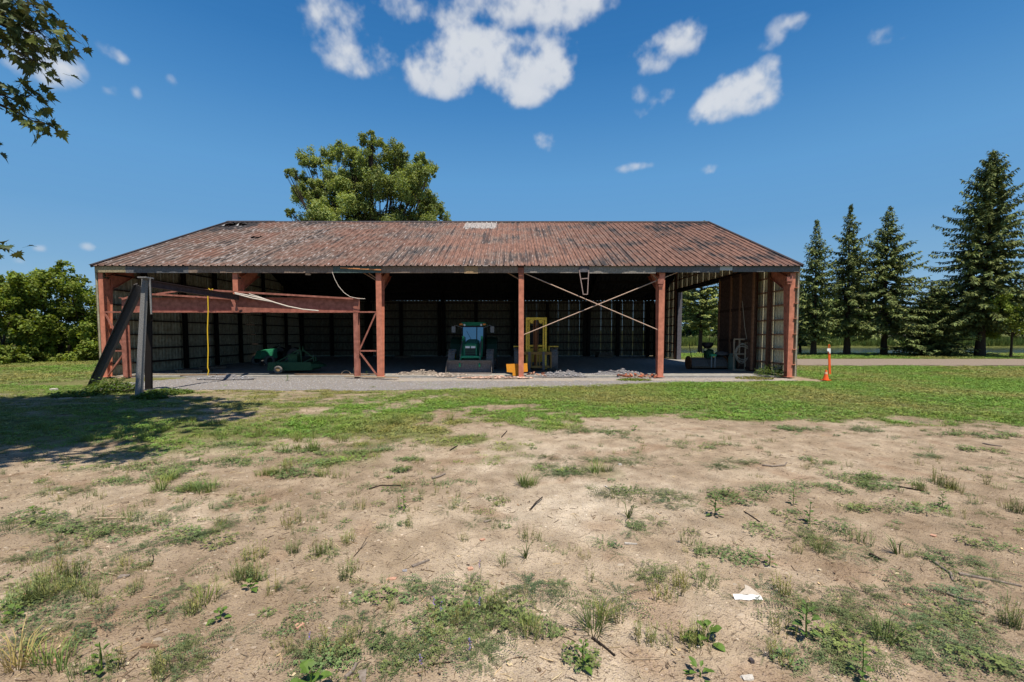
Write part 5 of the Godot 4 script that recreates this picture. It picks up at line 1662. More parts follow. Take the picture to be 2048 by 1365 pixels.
func make_forklift() -> void:
	var t := thing("forklift", "old yellow rough terrain forklift with tall rusty mast", "forklift", Vector3(1.20, 0.02, -22.5))
	for s in [-1.0, 1.0]:
		wheel(t, Vector3(s * 0.92, 0.59, -0.75), 0.59, 0.36, M.yellow, 18)
		wheel(t, Vector3(s * 0.62, 0.42, -2.75), 0.42, 0.26, M.yellow, 14)
		var m := MB.new()
		m.box(Vector3(s * 0.47, 1.40, -0.05), Vector3(0.09, 2.55, 0.13))
		m.box(Vector3(s * 0.36, 1.38, -0.07), Vector3(0.07, 2.45, 0.09))
		obj("mast_rail", m, M.yellow_worn, t)
		var f := MB.new()
		f.box(Vector3(s * 0.35, 0.55, 0.22), Vector3(0.12, 0.9, 0.05))
		f.taper(Vector3(s * 0.35, 0.10, 0.2), Vector3(s * 0.35, 0.05, 1.25), 0.12, 0.05, 0.11, 0.015)
		obj("fork", f, M.forksteel, t)
		var fd := MB.new()
		fd.box(Vector3(s * 0.88, 1.24, -0.75), Vector3(0.5, 0.04, 0.9))
		fd.box(Vector3(s * 0.66, 1.12, -0.75), Vector3(0.03, 0.25, 0.9))
		obj("fender", fd, M.yellow_worn, t)
		var g := MB.new()
		g.bar(Vector3(s * 0.45, 1.1, -1.2), Vector3(s * 0.45, 2.2, -1.4), 0.06, 0.06, Vector3.BACK)
		g.bar(Vector3(s * 0.45, 1.1, -2.4), Vector3(s * 0.45, 2.2, -2.3), 0.06, 0.06, Vector3.BACK)
		g.bar(Vector3(s * 0.45, 2.2, -1.4), Vector3(s * 0.45, 2.2, -2.3), 0.06, 0.06)
		obj("guard_post", g, M.black, t)
	var top := MB.new()
	top.box(Vector3(0, 2.62, -0.05), Vector3(1.03, 0.12, 0.14))
	top.prism([Vector2(-0.34, 0.0), Vector2(-0.1, 0.0), Vector2(-0.16, -0.18), Vector2(-0.28, -0.18)], Transform3D(Basis.IDENTITY, Vector3(0, 2.57, 0.02)), 0.02)
	top.prism([Vector2(0.34, 0.0), Vector2(0.1, 0.0), Vector2(0.16, -0.18), Vector2(0.28, -0.18)], Transform3D(Basis.IDENTITY, Vector3(0, 2.57, 0.02)), 0.02)
	top.box(Vector3(0, 1.28, -0.1), Vector3(0.86, 0.08, 0.06))
	obj("mast_crossbar", top, M.yellow_worn, t)
	var cy := MB.new()
	cy.tube([Vector3(-0.03, 0.25, -0.02), Vector3(-0.03, 2.1, -0.02)], 0.075, 12)
	cy.tube([Vector3(-0.03, 2.1, -0.02), Vector3(-0.03, 2.55, -0.02)], 0.05, 10)
	obj("lift_cylinder", cy, M.rust, t)
	for s in [-1.0, 1.0]:
		var ch := MB.new()
		ch.bar(Vector3(s * 0.11 - 0.03, 0.9, 0.05), Vector3(s * 0.11 - 0.03, 2.5, 0.03), 0.035, 0.02)
		obj("chain", ch, M.rust, t)
	var ca := MB.new()
	ca.box(Vector3(0, 0.92, 0.14), Vector3(1.5, 0.14, 0.06))
	ca.box(Vector3(0, 0.25, 0.14), Vector3(1.3, 0.12, 0.06))
	for s in [-0.72, 0.72]:
		ca.box(Vector3(s, 0.55, 0.15), Vector3(0.06, 0.72, 0.07))
	for s in [-0.24, 0.02, 0.16]:
		ca.box(Vector3(s, 0.55, 0.1), Vector3(0.06, 0.7, 0.04))
	obj("carriage", ca, M.yellow_rust, t)
	var bd := MB.new()
	bd.hexa([Vector3(-0.5, 0.45, -0.4), Vector3(0.5, 0.45, -0.4), Vector3(0.55, 0.45, -3.2), Vector3(-0.55, 0.45, -3.2), Vector3(-0.48, 1.15, -0.5), Vector3(0.48, 1.15, -0.5), Vector3(0.52, 1.3, -3.15), Vector3(-0.52, 1.3, -3.15)])
	obj("body", bd, M.yellow_worn, t)
	var s2 := MB.new()
	s2.box(Vector3(0, 1.35, -1.7), Vector3(0.5, 0.1, 0.5)); s2.box(Vector3(0, 1.65, -1.98), Vector3(0.5, 0.6, 0.1))
	obj("seat", s2, M.black, t)

func make_mower() -> void:
	var t := thing("rotary_mower", "dull green tractor mower deck with small tail wheel", "mower", Vector3(-10.5, 0.02, -22.1), 0.1)
	var d := MB.new()
	d.hexa([Vector3(-1.15, 0.14, 0.55), Vector3(0.9, 0.14, 0.6), Vector3(0.95, 0.14, -0.7), Vector3(-1.15, 0.14, -0.7), Vector3(-1.1, 0.5, 0.5), Vector3(0.85, 0.5, 0.55), Vector3(0.9, 0.5, -0.65), Vector3(-1.1, 0.5, -0.65)])
	d.hexa([Vector3(0.9, 0.2, 0.6), Vector3(1.35, 0.3, 0.2), Vector3(1.35, 0.3, -0.3), Vector3(0.95, 0.2, -0.7), Vector3(0.85, 0.46, 0.55), Vector3(1.3, 0.38, 0.15), Vector3(1.3, 0.38, -0.25), Vector3(0.9, 0.46, -0.65)])
	d.bar(Vector3(-1.1, 0.5, 0.45), Vector3(0.8, 0.5, 0.5), 0.05, 0.06)
	obj("deck", d, M.green_old, t)
	var g := MB.new()
	g.box(Vector3(-0.1, 0.66, 0), Vector3(0.42, 0.34, 0.42))
	g.lathe([Vector2(0.26, 0.0), Vector2(0.26, 0.06), Vector2(0.0, 0.06)], 12, Transform3D(Basis.IDENTITY, Vector3(-0.1, 0.83, 0)))
	obj("gearbox", g, M.green_old, t)
	var a := MB.new()
	for l in [[-0.9, 0.5, 0.22, 1.12], [0.85, 0.72, 0.34, 1.12], [0.28, 0.5, 0.26, 1.1], [0.3, 0.45, 0.85, 0.72], [0.85, 0.5, 0.85, 0.75], [0.95, 0.55, 0.95, 0.75], [-0.55, 0.5, 0.2, 1.0]]:
		a.bar(Vector3(l[0], l[1], 0.1), Vector3(l[2], l[3], 0.12), 0.05, 0.05)
	a.bar(Vector3(0.22, 1.0, 0.1), Vector3(0.22, 1.28, 0.1), 0.03, 0.08)
	a.bar(Vector3(0.36, 1.0, 0.1), Vector3(0.36, 1.28, 0.1), 0.03, 0.08)
	obj("hitch_frame", a, M.green_old, t)
	wheel(t, Vector3(-0.55, 0.19, 0.78), 0.19, 0.12, M.hubtan, 0, PI / 2)
	var f := MB.new()
	f.bar(Vector3(-0.55, 0.19, 0.70), Vector3(-0.75, 0.5, 0.45), 0.06, 0.06)
	obj("wheel_fork", f, M.green_old, t)
	var w := thing("small_tractor", "small green garden tractor in the dark behind the mower", "tractor", Vector3(-14.5, 0.02, -27.7), -0.5)
	for s in [-1.0, 1.0]:
		wheel(w, Vector3(s * 0.62, 0.30, 0.75), 0.30, 0.2, M.black, 12)
		wheel(w, Vector3(s * 0.68, 0.5, -0.75), 0.5, 0.32, M.black, 16)
		var fd := MB.new()
		for i in 6:
			var a0 := 0.0 + 0.42 * i
			var a1 := a0 + 0.42
			fd.quad(Vector3(s * 0.48, 0.5 + sin(a0) * 0.58, -0.75 + cos(a0) * 0.58), Vector3(s * 0.88, 0.5 + sin(a0) * 0.58, -0.75 + cos(a0) * 0.58), Vector3(s * 0.88, 0.5 + sin(a1) * 0.58, -0.75 + cos(a1) * 0.58), Vector3(s * 0.48, 0.5 + sin(a1) * 0.58, -0.75 + cos(a1) * 0.58))
		obj("fender", fd, M.black, w)
	var h := MB.new()
	h.hexa([Vector3(-0.27, 0.42, 1.1), Vector3(0.27, 0.42, 1.1), Vector3(0.3, 0.42, 0.0), Vector3(-0.3, 0.42, 0.0), Vector3(-0.2, 0.86, 0.95), Vector3(0.2, 0.86, 0.95), Vector3(0.26, 1.0, 0.0), Vector3(-0.26, 1.0, 0.0)])
	obj("hood", h, M.green, w)
	var sw := MB.new()
	sw.tube([Vector3(0, 0.9, -0.1), Vector3(0, 1.2, -0.3)], 0.02, 6)
	for i in 12:
		var a0 := TAU * i / 12
		var a1 := TAU * (i + 1) / 12
		sw.bar(Vector3(cos(a0) * 0.18, 1.2 + sin(a0) * 0.1, -0.3 - sin(a0) * 0.14), Vector3(cos(a1) * 0.18, 1.2 + sin(a1) * 0.1, -0.3 - sin(a1) * 0.14), 0.02, 0.02)
	obj("steering_wheel", sw, M.black, w)
	var se := MB.new()
	se.box(Vector3(0, 0.75, -0.75), Vector3(0.45, 0.1, 0.42)); se.box(Vector3(0, 0.98, -0.96), Vector3(0.45, 0.4, 0.08))
	obj("seat", se, M.black, w)

func make_sweeper() -> void:
	var t := thing("powered_sweeper", "walk behind sweeper with wide brush hood and green engine", "sweeper", Vector3(10.45, 0.02, -24.3), 0.06)
	var b := MB.new()
	var prof := [Vector2(-0.42, 0.16), Vector2(-0.40, 0.36), Vector2(-0.25, 0.56), Vector2(0.0, 0.62), Vector2(0.2, 0.5), Vector2(0.42, 0.26), Vector2(0.44, 0.18)]
	for s in [[-1.02, -0.12], [-0.1, 0.95]]:
		for i in prof.size() - 1:
			b.quad(Vector3(s[0], prof[i].y, prof[i].x), Vector3(s[1], prof[i].y, prof[i].x), Vector3(s[1], prof[i + 1].y, prof[i + 1].x), Vector3(s[0], prof[i + 1].y, prof[i + 1].x))
	obj("brush_hood", b, M.sweepgrey, t)
	var br := MB.new()
	br.lathe([Vector2(0.0, -1.0), Vector2(0.24, -0.99), Vector2(0.25, 0.9), Vector2(0.0, 0.91)], 18, Transform3D(Basis(Vector3.BACK, -PI / 2), Vector3(0, 0.25, 0.05)))
	obj("brush", br, M.black, t)
	for x in [-1.04, 0.96]:
		var e := MB.new()
		e.lathe([Vector2(0.0, -0.03), Vector2(0.36, -0.03), Vector2(0.36, 0.03), Vector2(0.0, 0.03)], 18, Transform3D(Basis(Vector3.BACK, PI / 2), Vector3(x, 0.34, 0.0)))
		obj("end_plate", e, M.rust, t)
	var sk := MB.new()
	sk.box(Vector3(-0.04, 0.13, 0.46), Vector3(2.0, 0.09, 0.05))
	obj("skirt", sk, M.oldwood, t)
	var en := MB.new()
	en.box(Vector3(0.02, 0.78, 0.1), Vector3(0.34, 0.4, 0.4))
	en.lathe([Vector2(0.0, 0.0), Vector2(0.2, 0.0), Vector2(0.22, 0.12), Vector2(0.16, 0.3), Vector2(0.0, 0.34)], 14, Transform3D(Basis(Vector3.RIGHT, 0.4), Vector3(0.02, 0.75, 0.15)))
	obj("engine", en, M.green_old, t)
	var ts := MB.new()
	for x in [-0.02, 0.16]:
		ts.box(Vector3(x, 0.42, 0.5), Vector3(0.05, 0.62, 0.05))
	obj("support_bar", ts, M.zinc, t)
	var cap := MB.new()
	cap.box(Vector3(0.08, 0.76, 0.4), Vector3(0.3, 0.12, 0.26))
	obj("engine_cover", cap, M.green_bright, t)
	var tank := MB.new()
	tank.lathe([Vector2(0.0, -0.02), Vector2(0.14, 0.0), Vector2(0.27, 0.14), Vector2(0.27, 0.3), Vector2(0.22, 0.32)], 14, Transform3D(Basis.IDENTITY, Vector3(-0.0, 1.1, 0.0)))
	obj("hopper", tank, M.black, t)
	for l in [[-0.85, 0.4, -0.95, 1.35], [-0.3, 0.6, -0.1, 1.2], [0.05, 1.4, 0.2, 1.78], [0.2, 1.2, 0.72, 1.95]]:
		var h := MB.new()
		h.tube([Vector3(l[0], l[1], 0.05), Vector3(l[2], l[3], -0.15)], 0.018, 6)
		obj("handle_bar", h, M.black if l[3] < 1.9 else M.oldwood, t)

func pallet(called: String, label: String, at: Vector3, turn: float, layers := 1) -> void:
	for k in layers:
		var t := thing(called, label if layers == 1 else "%s, %s in its stack" % [label, ["lowest", "second", "top"][k]], "pallet", at + Vector3(0, 0.14 * k, 0), turn + k * 0.05)
		for i in 3:
			var b := MB.new()
			b.box(Vector3(0, 0.06, -0.46 + 0.46 * i), Vector3(1.2, 0.09, 0.06))
			obj("runner", b, M.palletwood, t)
		for i in 7:
			var b := MB.new()
			b.box(Vector3(-0.55 + 0.183 * i, 0.116, 0), Vector3(0.12, 0.02, 1.0))
			obj("slat", b, M.palletwood, t)
		for i in 3:
			var b := MB.new()
			b.box(Vector3(-0.53 + 0.53 * i, 0.008, 0), Vector3(0.1, 0.016, 1.0))
			obj("slat", b, M.palletwood, t)

func mound(called: String, label: String, at: Vector3, rx: float, rz: float, h: float, m: Material, sd: int, stones: Color, n: int, size: float) -> void:
	rng.seed = sd
	var b := MB.new()
	var rings := 7
	var sides := 26
	var f := func(i: int, k: int) -> Vector3:
		var r := float(i) / rings
		var a := TAU * k / sides
		var e := 1.0 + 0.25 * gn2.get_noise_2d(cos(a) * 4.0 + sd * 3.0, sin(a) * 4.0)
		var x := cos(a) * r * rx * e
		var z := sin(a) * r * rz * e
		var y := h * pow(cos(r * PI / 2), 1.4) * (0.8 + 0.7 * gn2.get_noise_2d((at.x + x) * 6.0, z * 6.0)) + gn3.get_noise_2d((at.x + x) * 9.0, z * 9.0) * h * 0.35 * (1.0 - r)
		return Vector3(x, y - 0.02, z)
	for i in rings:
		for k in sides:
			var p: Vector3 = f.call(i, k); var q: Vector3 = f.call(i + 1, k); var s: Vector3 = f.call(i + 1, (k + 1) % sides); var u: Vector3 = f.call(i, (k + 1) % sides)
			b.tri(p, q, s)
			if i > 0:
				b.tri(p, s, u)
	var t := thing(called, label, called.replace("_", " "), at)
	obj("heap", b, m, t)
	var pl := []
	var tn := []
	for i in n:
		var r := sqrt(rng.randf()) * 1.1
		var a := rng.randf() * TAU
		var x := cos(a) * r * rx
		var z := sin(a) * r * rz
		var y: float = h * pow(cos(minf(r, 1.0) * PI / 2), 1.4) * (0.8 + 0.7 * gn2.get_noise_2d((at.x + x) * 6.0, z * 6.0))
		var s := size * rng.randf_range(0.4, 1.3)
		pl.append(Transform3D(Basis.from_euler(Vector3(rng.randf() * 0.8, rng.randf() * TAU, rng.randf() * 0.8)).scaled(Vector3(s * 1.4, s * 0.8, s)), Vector3(x, y + s * 0.1, z)))
		tn.append(tone(stones, 0.4, 0.06))
	scatter("loose_stones", M.stone_mesh, pl, tn, "", t)

func make_gear() -> void:
	# burnt gallows frame and its jib
	var g := thing("burnt_gallows_frame", "charred steel tripod frame standing before the shed's left bay", "steel frame", Vector3.ZERO)
	var b := MB.new()
	var p0 := gp(274, 793, 0.0)
	var zt := p0.z - 0.15
	var top := pt(287, 557, zt)
	b.taper(p0 + Vector3(0.0, -0.1, 0), top, 0.17, 0.016, 0.12, 0.016, Vector3.BACK)
	b.taper(p0 + Vector3(0.0, -0.1, -0.10), top + Vector3(0, 0, -0.10), 0.17, 0.016, 0.12, 0.016, Vector3.BACK)
	b.bar(p0 + Vector3(0.07, -0.1, -0.05), top + Vector3(0.045, 0, -0.05), 0.014, 0.09, Vector3.BACK)
	obj("upright", b, M.char_grey, g)
	b = MB.new()
	var l0 := gp(183, 783, 0.0)
	b.ibeam(l0 + Vector3(-0.15, -0.2, 0), pt(278, 572, zt - 0.12), Vector3(-1, 0.6, 0.4), 0.22, 0.22, 0.2, 0.016, 0.012)
	obj("leaning_leg", b, M.char_dark, g)
	b = MB.new()
	var r0 := gp(297, 779, 0.0)
	b.ibeam(r0 + Vector3(0, -0.1, 0), pt(296, 640, r0.z + 0.4), Vector3(0.5, 0, 1), 0.19, 0.19, 0.18, 0.016, 0.012)
	b.ibeam(pt(296, 642, r0.z + 0.4), pt(293, 566, zt - 0.25), Vector3(0.5, 0, 1), 0.19, 0.19, 0.18, 0.016, 0.012)
	obj("rear_leg", b, M.char_black, g)
	b = MB.new()
	b.ibeam(pt(286, 566, zt - 0.1), pt(478, 596, -19.55), Vector3.UP, 0.22, 0.22, 0.14, 0.016, 0.010)
	obj("jib", b, M.char_rust, g)
	b = MB.new()
	b.box(pt(291, 556, zt + 0.05), Vector3(0.26, 0.04, 0.3))
	b.bar(pt(299, 556, zt + 0.05), pt(302, 629, zt + 0.1), 0.045, 0.02, Vector3.BACK)
	obj("hanging_strap", b, M.char_grey, g)
	# loose steel on the carrying beam
	var zs := -19.62
	for q in [[383, 578, 706, 597, "red steel angle lying slanted along the beam top"], [291, 591, 371, 579, "short red steel angle that rises towards the jib"], [302, 588, 460, 597, "long red steel flat under the jib"], [243, 598, 262, 592, "stub of red angle at the beam's left end"]]:
		b = MB.new()
		b.bar(pt(q[0], q[1], zs + 0.05), pt(q[2], q[3], zs - 0.02), 0.07, 0.012)
		b.bar(pt(q[0], q[1] + 0.8, zs + 0.08), pt(q[2], q[3] + 0.8, zs + 0.01), 0.012, 0.075)
		solo("steel_angle", b, M.primer_dark, q[4], "steel angle")
	b = MB.new()
	b.bar(pt(462, 594, zs + 0.1), pt(474, 622, zs + 0.16), 0.12, 0.03, Vector3.BACK)
	solo("steel_plate", b, M.primer_dark, "bent red steel plate hanging over the beam under the jib's end", "steel plate")
	for q in [["469 586, 500 592, 530 599, 548 605, 575 613, 605 619, 637 622", 0.028, "pale bent pipe sagging across the beam"], ["470 588, 505 597, 545 604", 0.03, "pale pipe end crossing the beam below the longer pipe"], ["498 588, 520 595, 548 605", 0.018, "thin pale conduit over the bent pipe"]]:
		var line := []
		for c in q[0].split(","):
			var f: PackedFloat64Array = c.strip_edges().split_floats(" ")
			line.append(pt(f[0], f[1], zs + 0.18))
		b = MB.new()
		b.tube(line, q[1], 6)
		solo("bent_pipe", b, M.palepipe, q[2], "pipe")
	b = MB.new()
	var cord := []
	for f in [Vector2(415, 581), Vector2(416, 620), Vector2(414.5, 660), Vector2(416, 700), Vector2(415, 735), Vector2(417, 742), Vector2(415, 751)]:
		cord.append(pt(f.x, f.y, -19.45))
	b.tube(cord, 0.022, 6)
	solo("yellow_strap", b, M.strap, "yellow strap hanging from the beam to the ground", "strap")
	b = MB.new()
	b.tube([pt(416, 580, zs + 0.2), pt(417, 577, zs + 0.22), pt(420, 581, zs + 0.22), pt(425, 578, zs + 0.2), pt(425, 582, zs + 0.2), pt(418, 583, zs + 0.2)], 0.014, 5)
	b.tube([pt(388, 584, zs + 0.14), pt(395, 586, zs + 0.14), pt(401, 585.5, zs + 0.14)], 0.014, 5)
	solo("strap_end", b, M.strap, "frayed end of yellow strap wound over the steel angle", "strap")
	b = MB.new()
	cord = []
	for f in [Vector2(664, 544), Vector2(669, 558), Vector2(677, 573), Vector2(688, 586), Vector2(700, 594), Vector2(716, 597.5), Vector2(730, 598)]:
		cord.append(pt(f.x, f.y, -19.6))
	b.tube(cord, 0.012, 5)
	solo("white_cable", b, M.palepipe, "thin white cable that droops from the eave to the beam end", "cable")
	b = MB.new()
	b.box(pt(615, 545, -20.4), Vector3(0.13, 0.1, 0.13)); b.box(pt(616, 549, -20.4), Vector3(0.2, 0.05, 0.12))
	b.tube([pt(614, 541, -20.4), pt(615, 545, -20.4)], 0.02, 6)
	solo("light_fixture", b, M.white, "small white light fixture under the eave", "light fixture")
	b = MB.new()
	b.lathe([Vector2(0, 0.0), Vector2(0.2, 0.02), Vector2(0.2, 0.16), Vector2(0, 0.18)], 12, Transform3D(Basis.IDENTITY, pt(1373, 553, -25.0)))
	for k in 3:
		b.bar(pt(1373, 551, -25.0), pt(1373, 551, -25.0) + Vector3(cos(k * 2.1 + 0.2) * 0.65, -0.05, sin(k * 2.1 + 0.2) * 0.65), 0.12, 0.02)
	b.tube([pt(1373, 535, -25.0), pt(1373, 551, -25.0)], 0.015, 6)
	solo("ceiling_fan", b, M.oldwood, "pale ceiling fan hanging inside the right bay", "ceiling fan")
	make_tractor()
	make_forklift()
	make_mower()
	make_sweeper()
	# orange scoop leaning by the middle column
	var s := thing("orange_scoop", "orange steel scoop standing behind the middle column", "scoop", Vector3(0.22, 0.0, -20.25), 0.05)
	b = MB.new()
	b.prism([Vector2(-0.45, 0.17), Vector2(-0.2, 0.14), Vector2(-0.2, 0.0), Vector2(0.28, 0.0), Vector2(0.3, 0.16), Vector2(0.48, 0.18), Vector2(0.46, 0.56), Vector2(-0.48, 0.52)], Transform3D(Basis(Vector3.RIGHT, -0.2), Vector3(0, 0.03, 0.1)), 0.02)
	obj("plate", b, M.orange, s)
	for sg in [-1.0, 1.0]:
		b = MB.new()
		b.box(Vector3(sg * 0.44, 0.36, -0.12), Vector3(0.02, 0.34, 0.34), Basis(Vector3.RIGHT, -0.2))
		obj("cheek", b, M.orange, s)
	# bin, cylinder, frame and rope in the right bay
	var bin := thing("waste_bin", "black round bin with pale grey lid by the sliding door", "bin", Vector3(11.42, 0.02, -24.75))
	b = MB.new()
	b.lathe([Vector2(0.0, 0.0), Vector2(0.27, 0.0), Vector2(0.34, 0.72), Vector2(0.34, 0.76)], 20)
	obj("body", b, M.black, bin)
	b = MB.new()
	b.lathe([Vector2(0.37, 0.74), Vector2(0.37, 0.8), Vector2(0.3, 0.88), Vector2(0.0, 0.94)], 20)
	obj("lid", b, M.lidgrey, bin)
	var cyl := thing("gas_cylinder", "grey green gas cylinder beside the black bin", "gas cylinder", Vector3(11.52, 0.02, -23.75))
	b = MB.new()
	b.lathe([Vector2(0.0, 0.0), Vector2(0.18, 0.0), Vector2(0.2, 0.04), Vector2(0.2, 0.62), Vector2(0.17, 0.7), Vector2(0.06, 0.74), Vector2(0.0, 0.74)], 20)
	obj("tank", b, M.tankgreen, cyl)
	b = MB.new()
	for k in 14:
		if k in [3, 4, 10]: continue
		var a := TAU * k / 14
		b.box(Vector3(cos(a) * 0.15, 0.78, sin(a) * 0.15), Vector3(0.07, 0.14, 0.015), Basis(Vector3.UP, -a + PI / 2))
	obj("collar", b, M.tankgreen, cyl)
	b = MB.new()
	b.box(Vector3(0, 0.79, 0), Vector3(0.06, 0.1, 0.06))
	obj("valve", b, M.steel, cyl)
	var fr := thing("wooden_frame", "narrow pale wooden frame leaning on the right wall", "wooden frame", Vector3(11.62, 0.02, -23.1), -0.35)
	for l in [[-0.3, 0.0, -0.3, 1.62], [0.22, 0.0, 0.22, 1.62], [-0.3, 0.04, 0.22, 0.04], [-0.3, 0.85, 0.22, 0.85], [-0.3, 1.6, 0.22, 1.6], [-0.05, 0.85, -0.05, 1.6]]:
		b = MB.new()
		b.bar(Vector3(l[0], l[1], -l[1] * 0.06), Vector3(l[2], l[3], -l[3] * 0.06), 0.07, 0.045, Vector3.BACK)
		obj("rail", b, M.palewood, fr)
	b = MB.new()
	var coil := []
	for i in 64:
		var a := i * 0.5
		coil.append(Vector3(11.64 + cos(a) * 0.34 * (1.0 + 0.12 * sin(i * 0.7)), 0.92 + sin(a) * (0.42 + 0.1 * sin(i * 0.13)), -22.95 + 0.06 * sin(i * 0.4)))
	coil.push_front(Vector3(11.75, 2.2, -23.0)); coil.push_front(Vector3(11.66, 3.55, -23.15))
	b.tube(coil, 0.014, 5)
	solo("rope", b, M.rope, "pale rope coiled on the wooden frame by the right wall", "rope")
	# pallets and lumber
	pallet("pallet", "weathered pallet lying by the left wall", Vector3(-15.6, 0.02, -22.3), 0.12)
	pallet("pallet", "weathered pallet against the left wall behind the first", Vector3(-16.2, 0.02, -24.6), 0.5)
	pallet("pallet", "pallet by the back wall", pt(1208, 714, -36.8) * Vector3(1, 0, 1) + Vector3(0, 0.02, 0), 0.1, 3)
	pallet("pallet", "single pallet by the back wall left of the tractor", pt(805, 714, -36.5) * Vector3(1, 0, 1) + Vector3(0, 0.02, 0), 0.0)
	rng.seed = 70
	for q in [[590, 751, 770, 751, 0.16, 0.045, "long brown plank lying along the slab edge"], [540, 749.5, 700, 750.5, 0.14, 0.04, "second brown plank behind the long one"], [726, 756, 796, 758, 0.2, 0.03, "pale board at the foot of the third column"], [690, 755, 752, 756, 0.18, 0.03, "pale board left of the third column foot"], [298, 751, 420, 752, 0.07, 0.035, "thin pale lath on the gravel edge under the beam"], [360, 753, 470, 751.5, 0.05, 0.03, "thin brown lath on the gravel"], [214, 753, 262, 749, 0.12, 0.04, "splintered board between the left corner column and post"], [222, 756, 270, 754, 0.1, 0.03, "pale broken board at the foot of the left post"], [236, 759, 256, 752, 0.09, 0.02, "short yellow wood offcut at the left post"], [262, 758, 300, 757, 0.1, 0.02, "pale scrap of board right of the left post"], [1240, 757, 1300, 756, 0.1, 0.03, "pale timber strip behind the broken bricks"]]:
		var a := gp(q[0], q[1]); var c := gp(q[2], q[3])
		b = MB.new()
		b.bar(a + Vector3(0, 0.045, 0), c + Vector3(0, 0.045, 0), q[4], q[5])
		solo("board", b, M.palewood if "pale" in q[6] or "yellow" in q[6] else M.plank, q[6], "board")
	b = MB.new()
	var hoop := []
	for i in 9:
		var a := PI * i / 8.0
		hoop.append(gp(692, 751) + Vector3(cos(a) * 0.22, sin(a) * 0.22, 0.0))
	b.tube(hoop, 0.02, 5)
	solo("hose_end", b, M.palewood, "short pale hose bent in a loop by the slab edge", "hose")
	b = MB.new()
	b.bar(gp(706, 749), gp(706, 749) + Vector3(0.12, 0.45, 0.05), 0.03, 0.03)
	solo("stake", b, M.palewood, "thin pale stick leaning on the right post", "stick")
	# heaps along the slab edge
	mound("gravel_heap", "tan gravel heap just right of the third column", gp(842, 750.5), 1.5, 0.38, 0.24, M.heap_tan, 81, Color(0.42, 0.36, 0.31), 260, 0.035)
	mound("gravel_heap", "low tan heap in front of the tractor bucket", gp(900, 752), 1.1, 0.3, 0.14, M.heap_tan, 82, Color(0.48, 0.4, 0.34), 160, 0.035)
	mound("gravel_heap", "grey gravel heap right of the forklift forks", gp(1125, 752), 1.25, 0.4, 0.26, M.heap_grey, 83, Color(0.34, 0.33, 0.35), 300, 0.03)
	mound("gravel_heap", "wide grey gravel heap behind the broken bricks", gp(1240, 750), 1.6, 0.45, 0.27, M.heap_grey, 84, Color(0.34, 0.33, 0.35), 300, 0.03)
	mound("gravel_heap", "small grey gravel hump under the hanging yellow strap", gp(455, 757), 1.2, 0.4, 0.18, M.heap_grey, 85, Color(0.33, 0.33, 0.35), 160, 0.03)
	mound("rubble_heap", "strip of pinkish rubble in front of the orange scoop", gp(990, 756), 1.5, 0.22, 0.07, M.heap_tan, 86, Color(0.5, 0.34, 0.27), 200, 0.045)
	# broken bricks
	var said := ["left of the fifth column foot", "in the heap near the fifth column", "at the heap's left end", "on top of the heap", "at the heap's front"]
	for i in 44:
		var px := 1232.0 + 82.0 * rng.randf()
		var py := 752.5 + rng.randf() * 4.5
		if i > 34:
			px = rng.randf_range(1055, 1090); py = rng.randf_range(750, 755)
		b = MB.new()
		var sz := Vector3(rng.randf_range(0.07, 0.2), 0.06, rng.randf_range(0.07, 0.1))
		b.taper(Vector3(-sz.x / 2, 0, 0), Vector3(sz.x / 2, 0, 0), sz.z, sz.y, sz.z * rng.randf_range(0.6, 1.0), sz.y * rng.randf_range(0.6, 1.0))
		var o := solo("broken_brick", b, [M.brick, M.brick_pale, M.brick_dark][rng.randi() % 3], "broken brick among the heap left of the fifth column" if i <= 34 else "broken brick by the gravel heap right of the forklift", "brick", gp(px, py) + Vector3(0, rng.randf_range(0.05, 0.13), 0), rng.randf() * PI, "broken bricks left of the fifth column" if i <= 34 else "broken bricks beside the forklift")
		o.rotation.x = rng.randf_range(-0.5, 0.5)
		o.rotation.z = rng.randf_range(-0.5, 0.5)
	# marker post and cone on the lawn
	var mp := thing("marker_post", "orange marker post wrapped with white tape on the lawn", "marker post", Vector3(gp(1660, 750).x, 0, gp(1660, 750).z))
	b = MB.new()
	b.taper(Vector3(0, 0, 0), Vector3(-0.08, 1.22, 0), 0.1, 0.035, 0.09, 0.03, Vector3.BACK)
	obj("post", b, M.cone_orange, mp)
	b = MB.new()
	b.tube([Vector3(-0.08, 1.2, 0), Vector3(-0.115, 1.26, 0), Vector3(-0.115, 1.36, 0), Vector3(-0.08, 1.4, 0), Vector3(-0.05, 1.36, 0), Vector3(-0.05, 1.26, 0)], 0.014, 6)
	obj("loop_handle", b, M.cone_orange, mp)
	b = MB.new()
	b.box(Vector3(-0.08, 1.14, 0), Vector3(0.12, 0.16, 0.06))
	b.tri(Vector3(-0.12, 1.24, 0.03), Vector3(-0.2, 1.12, 0.05), Vector3(-0.1, 1.1, 0.04))
	b.quad(Vector3(-0.14, 1.2, 0.035), Vector3(-0.2, 1.22, 0.05), Vector3(-0.21, 1.12, 0.06), Vector3(-0.13, 1.1, 0.035))
	b.quad(Vector3(-0.04, 1.1, 0.035), Vector3(-0.1, 1.1, 0.045), Vector3(-0.08, 0.98, 0.05), Vector3(-0.03, 1.0, 0.04))
	obj("tape", b, M.white, mp)
	var co := thing("traffic_cone", "small orange traffic cone with pale collar on the lawn", "cone", Vector3(gp(1652, 761).x, 0, gp(1652, 761).z), 0.3)
	b = MB.new()
	b.lathe([Vector2(0.11, 0.02), Vector2(0.055, 0.28), Vector2(0.03, 0.42), Vector2(0.0, 0.43)], 16)
	obj("cone", b, M.cone_orange, co)
	b = MB.new()
	b.box(Vector3(0, 0.012, 0), Vector3(0.27, 0.024, 0.27))
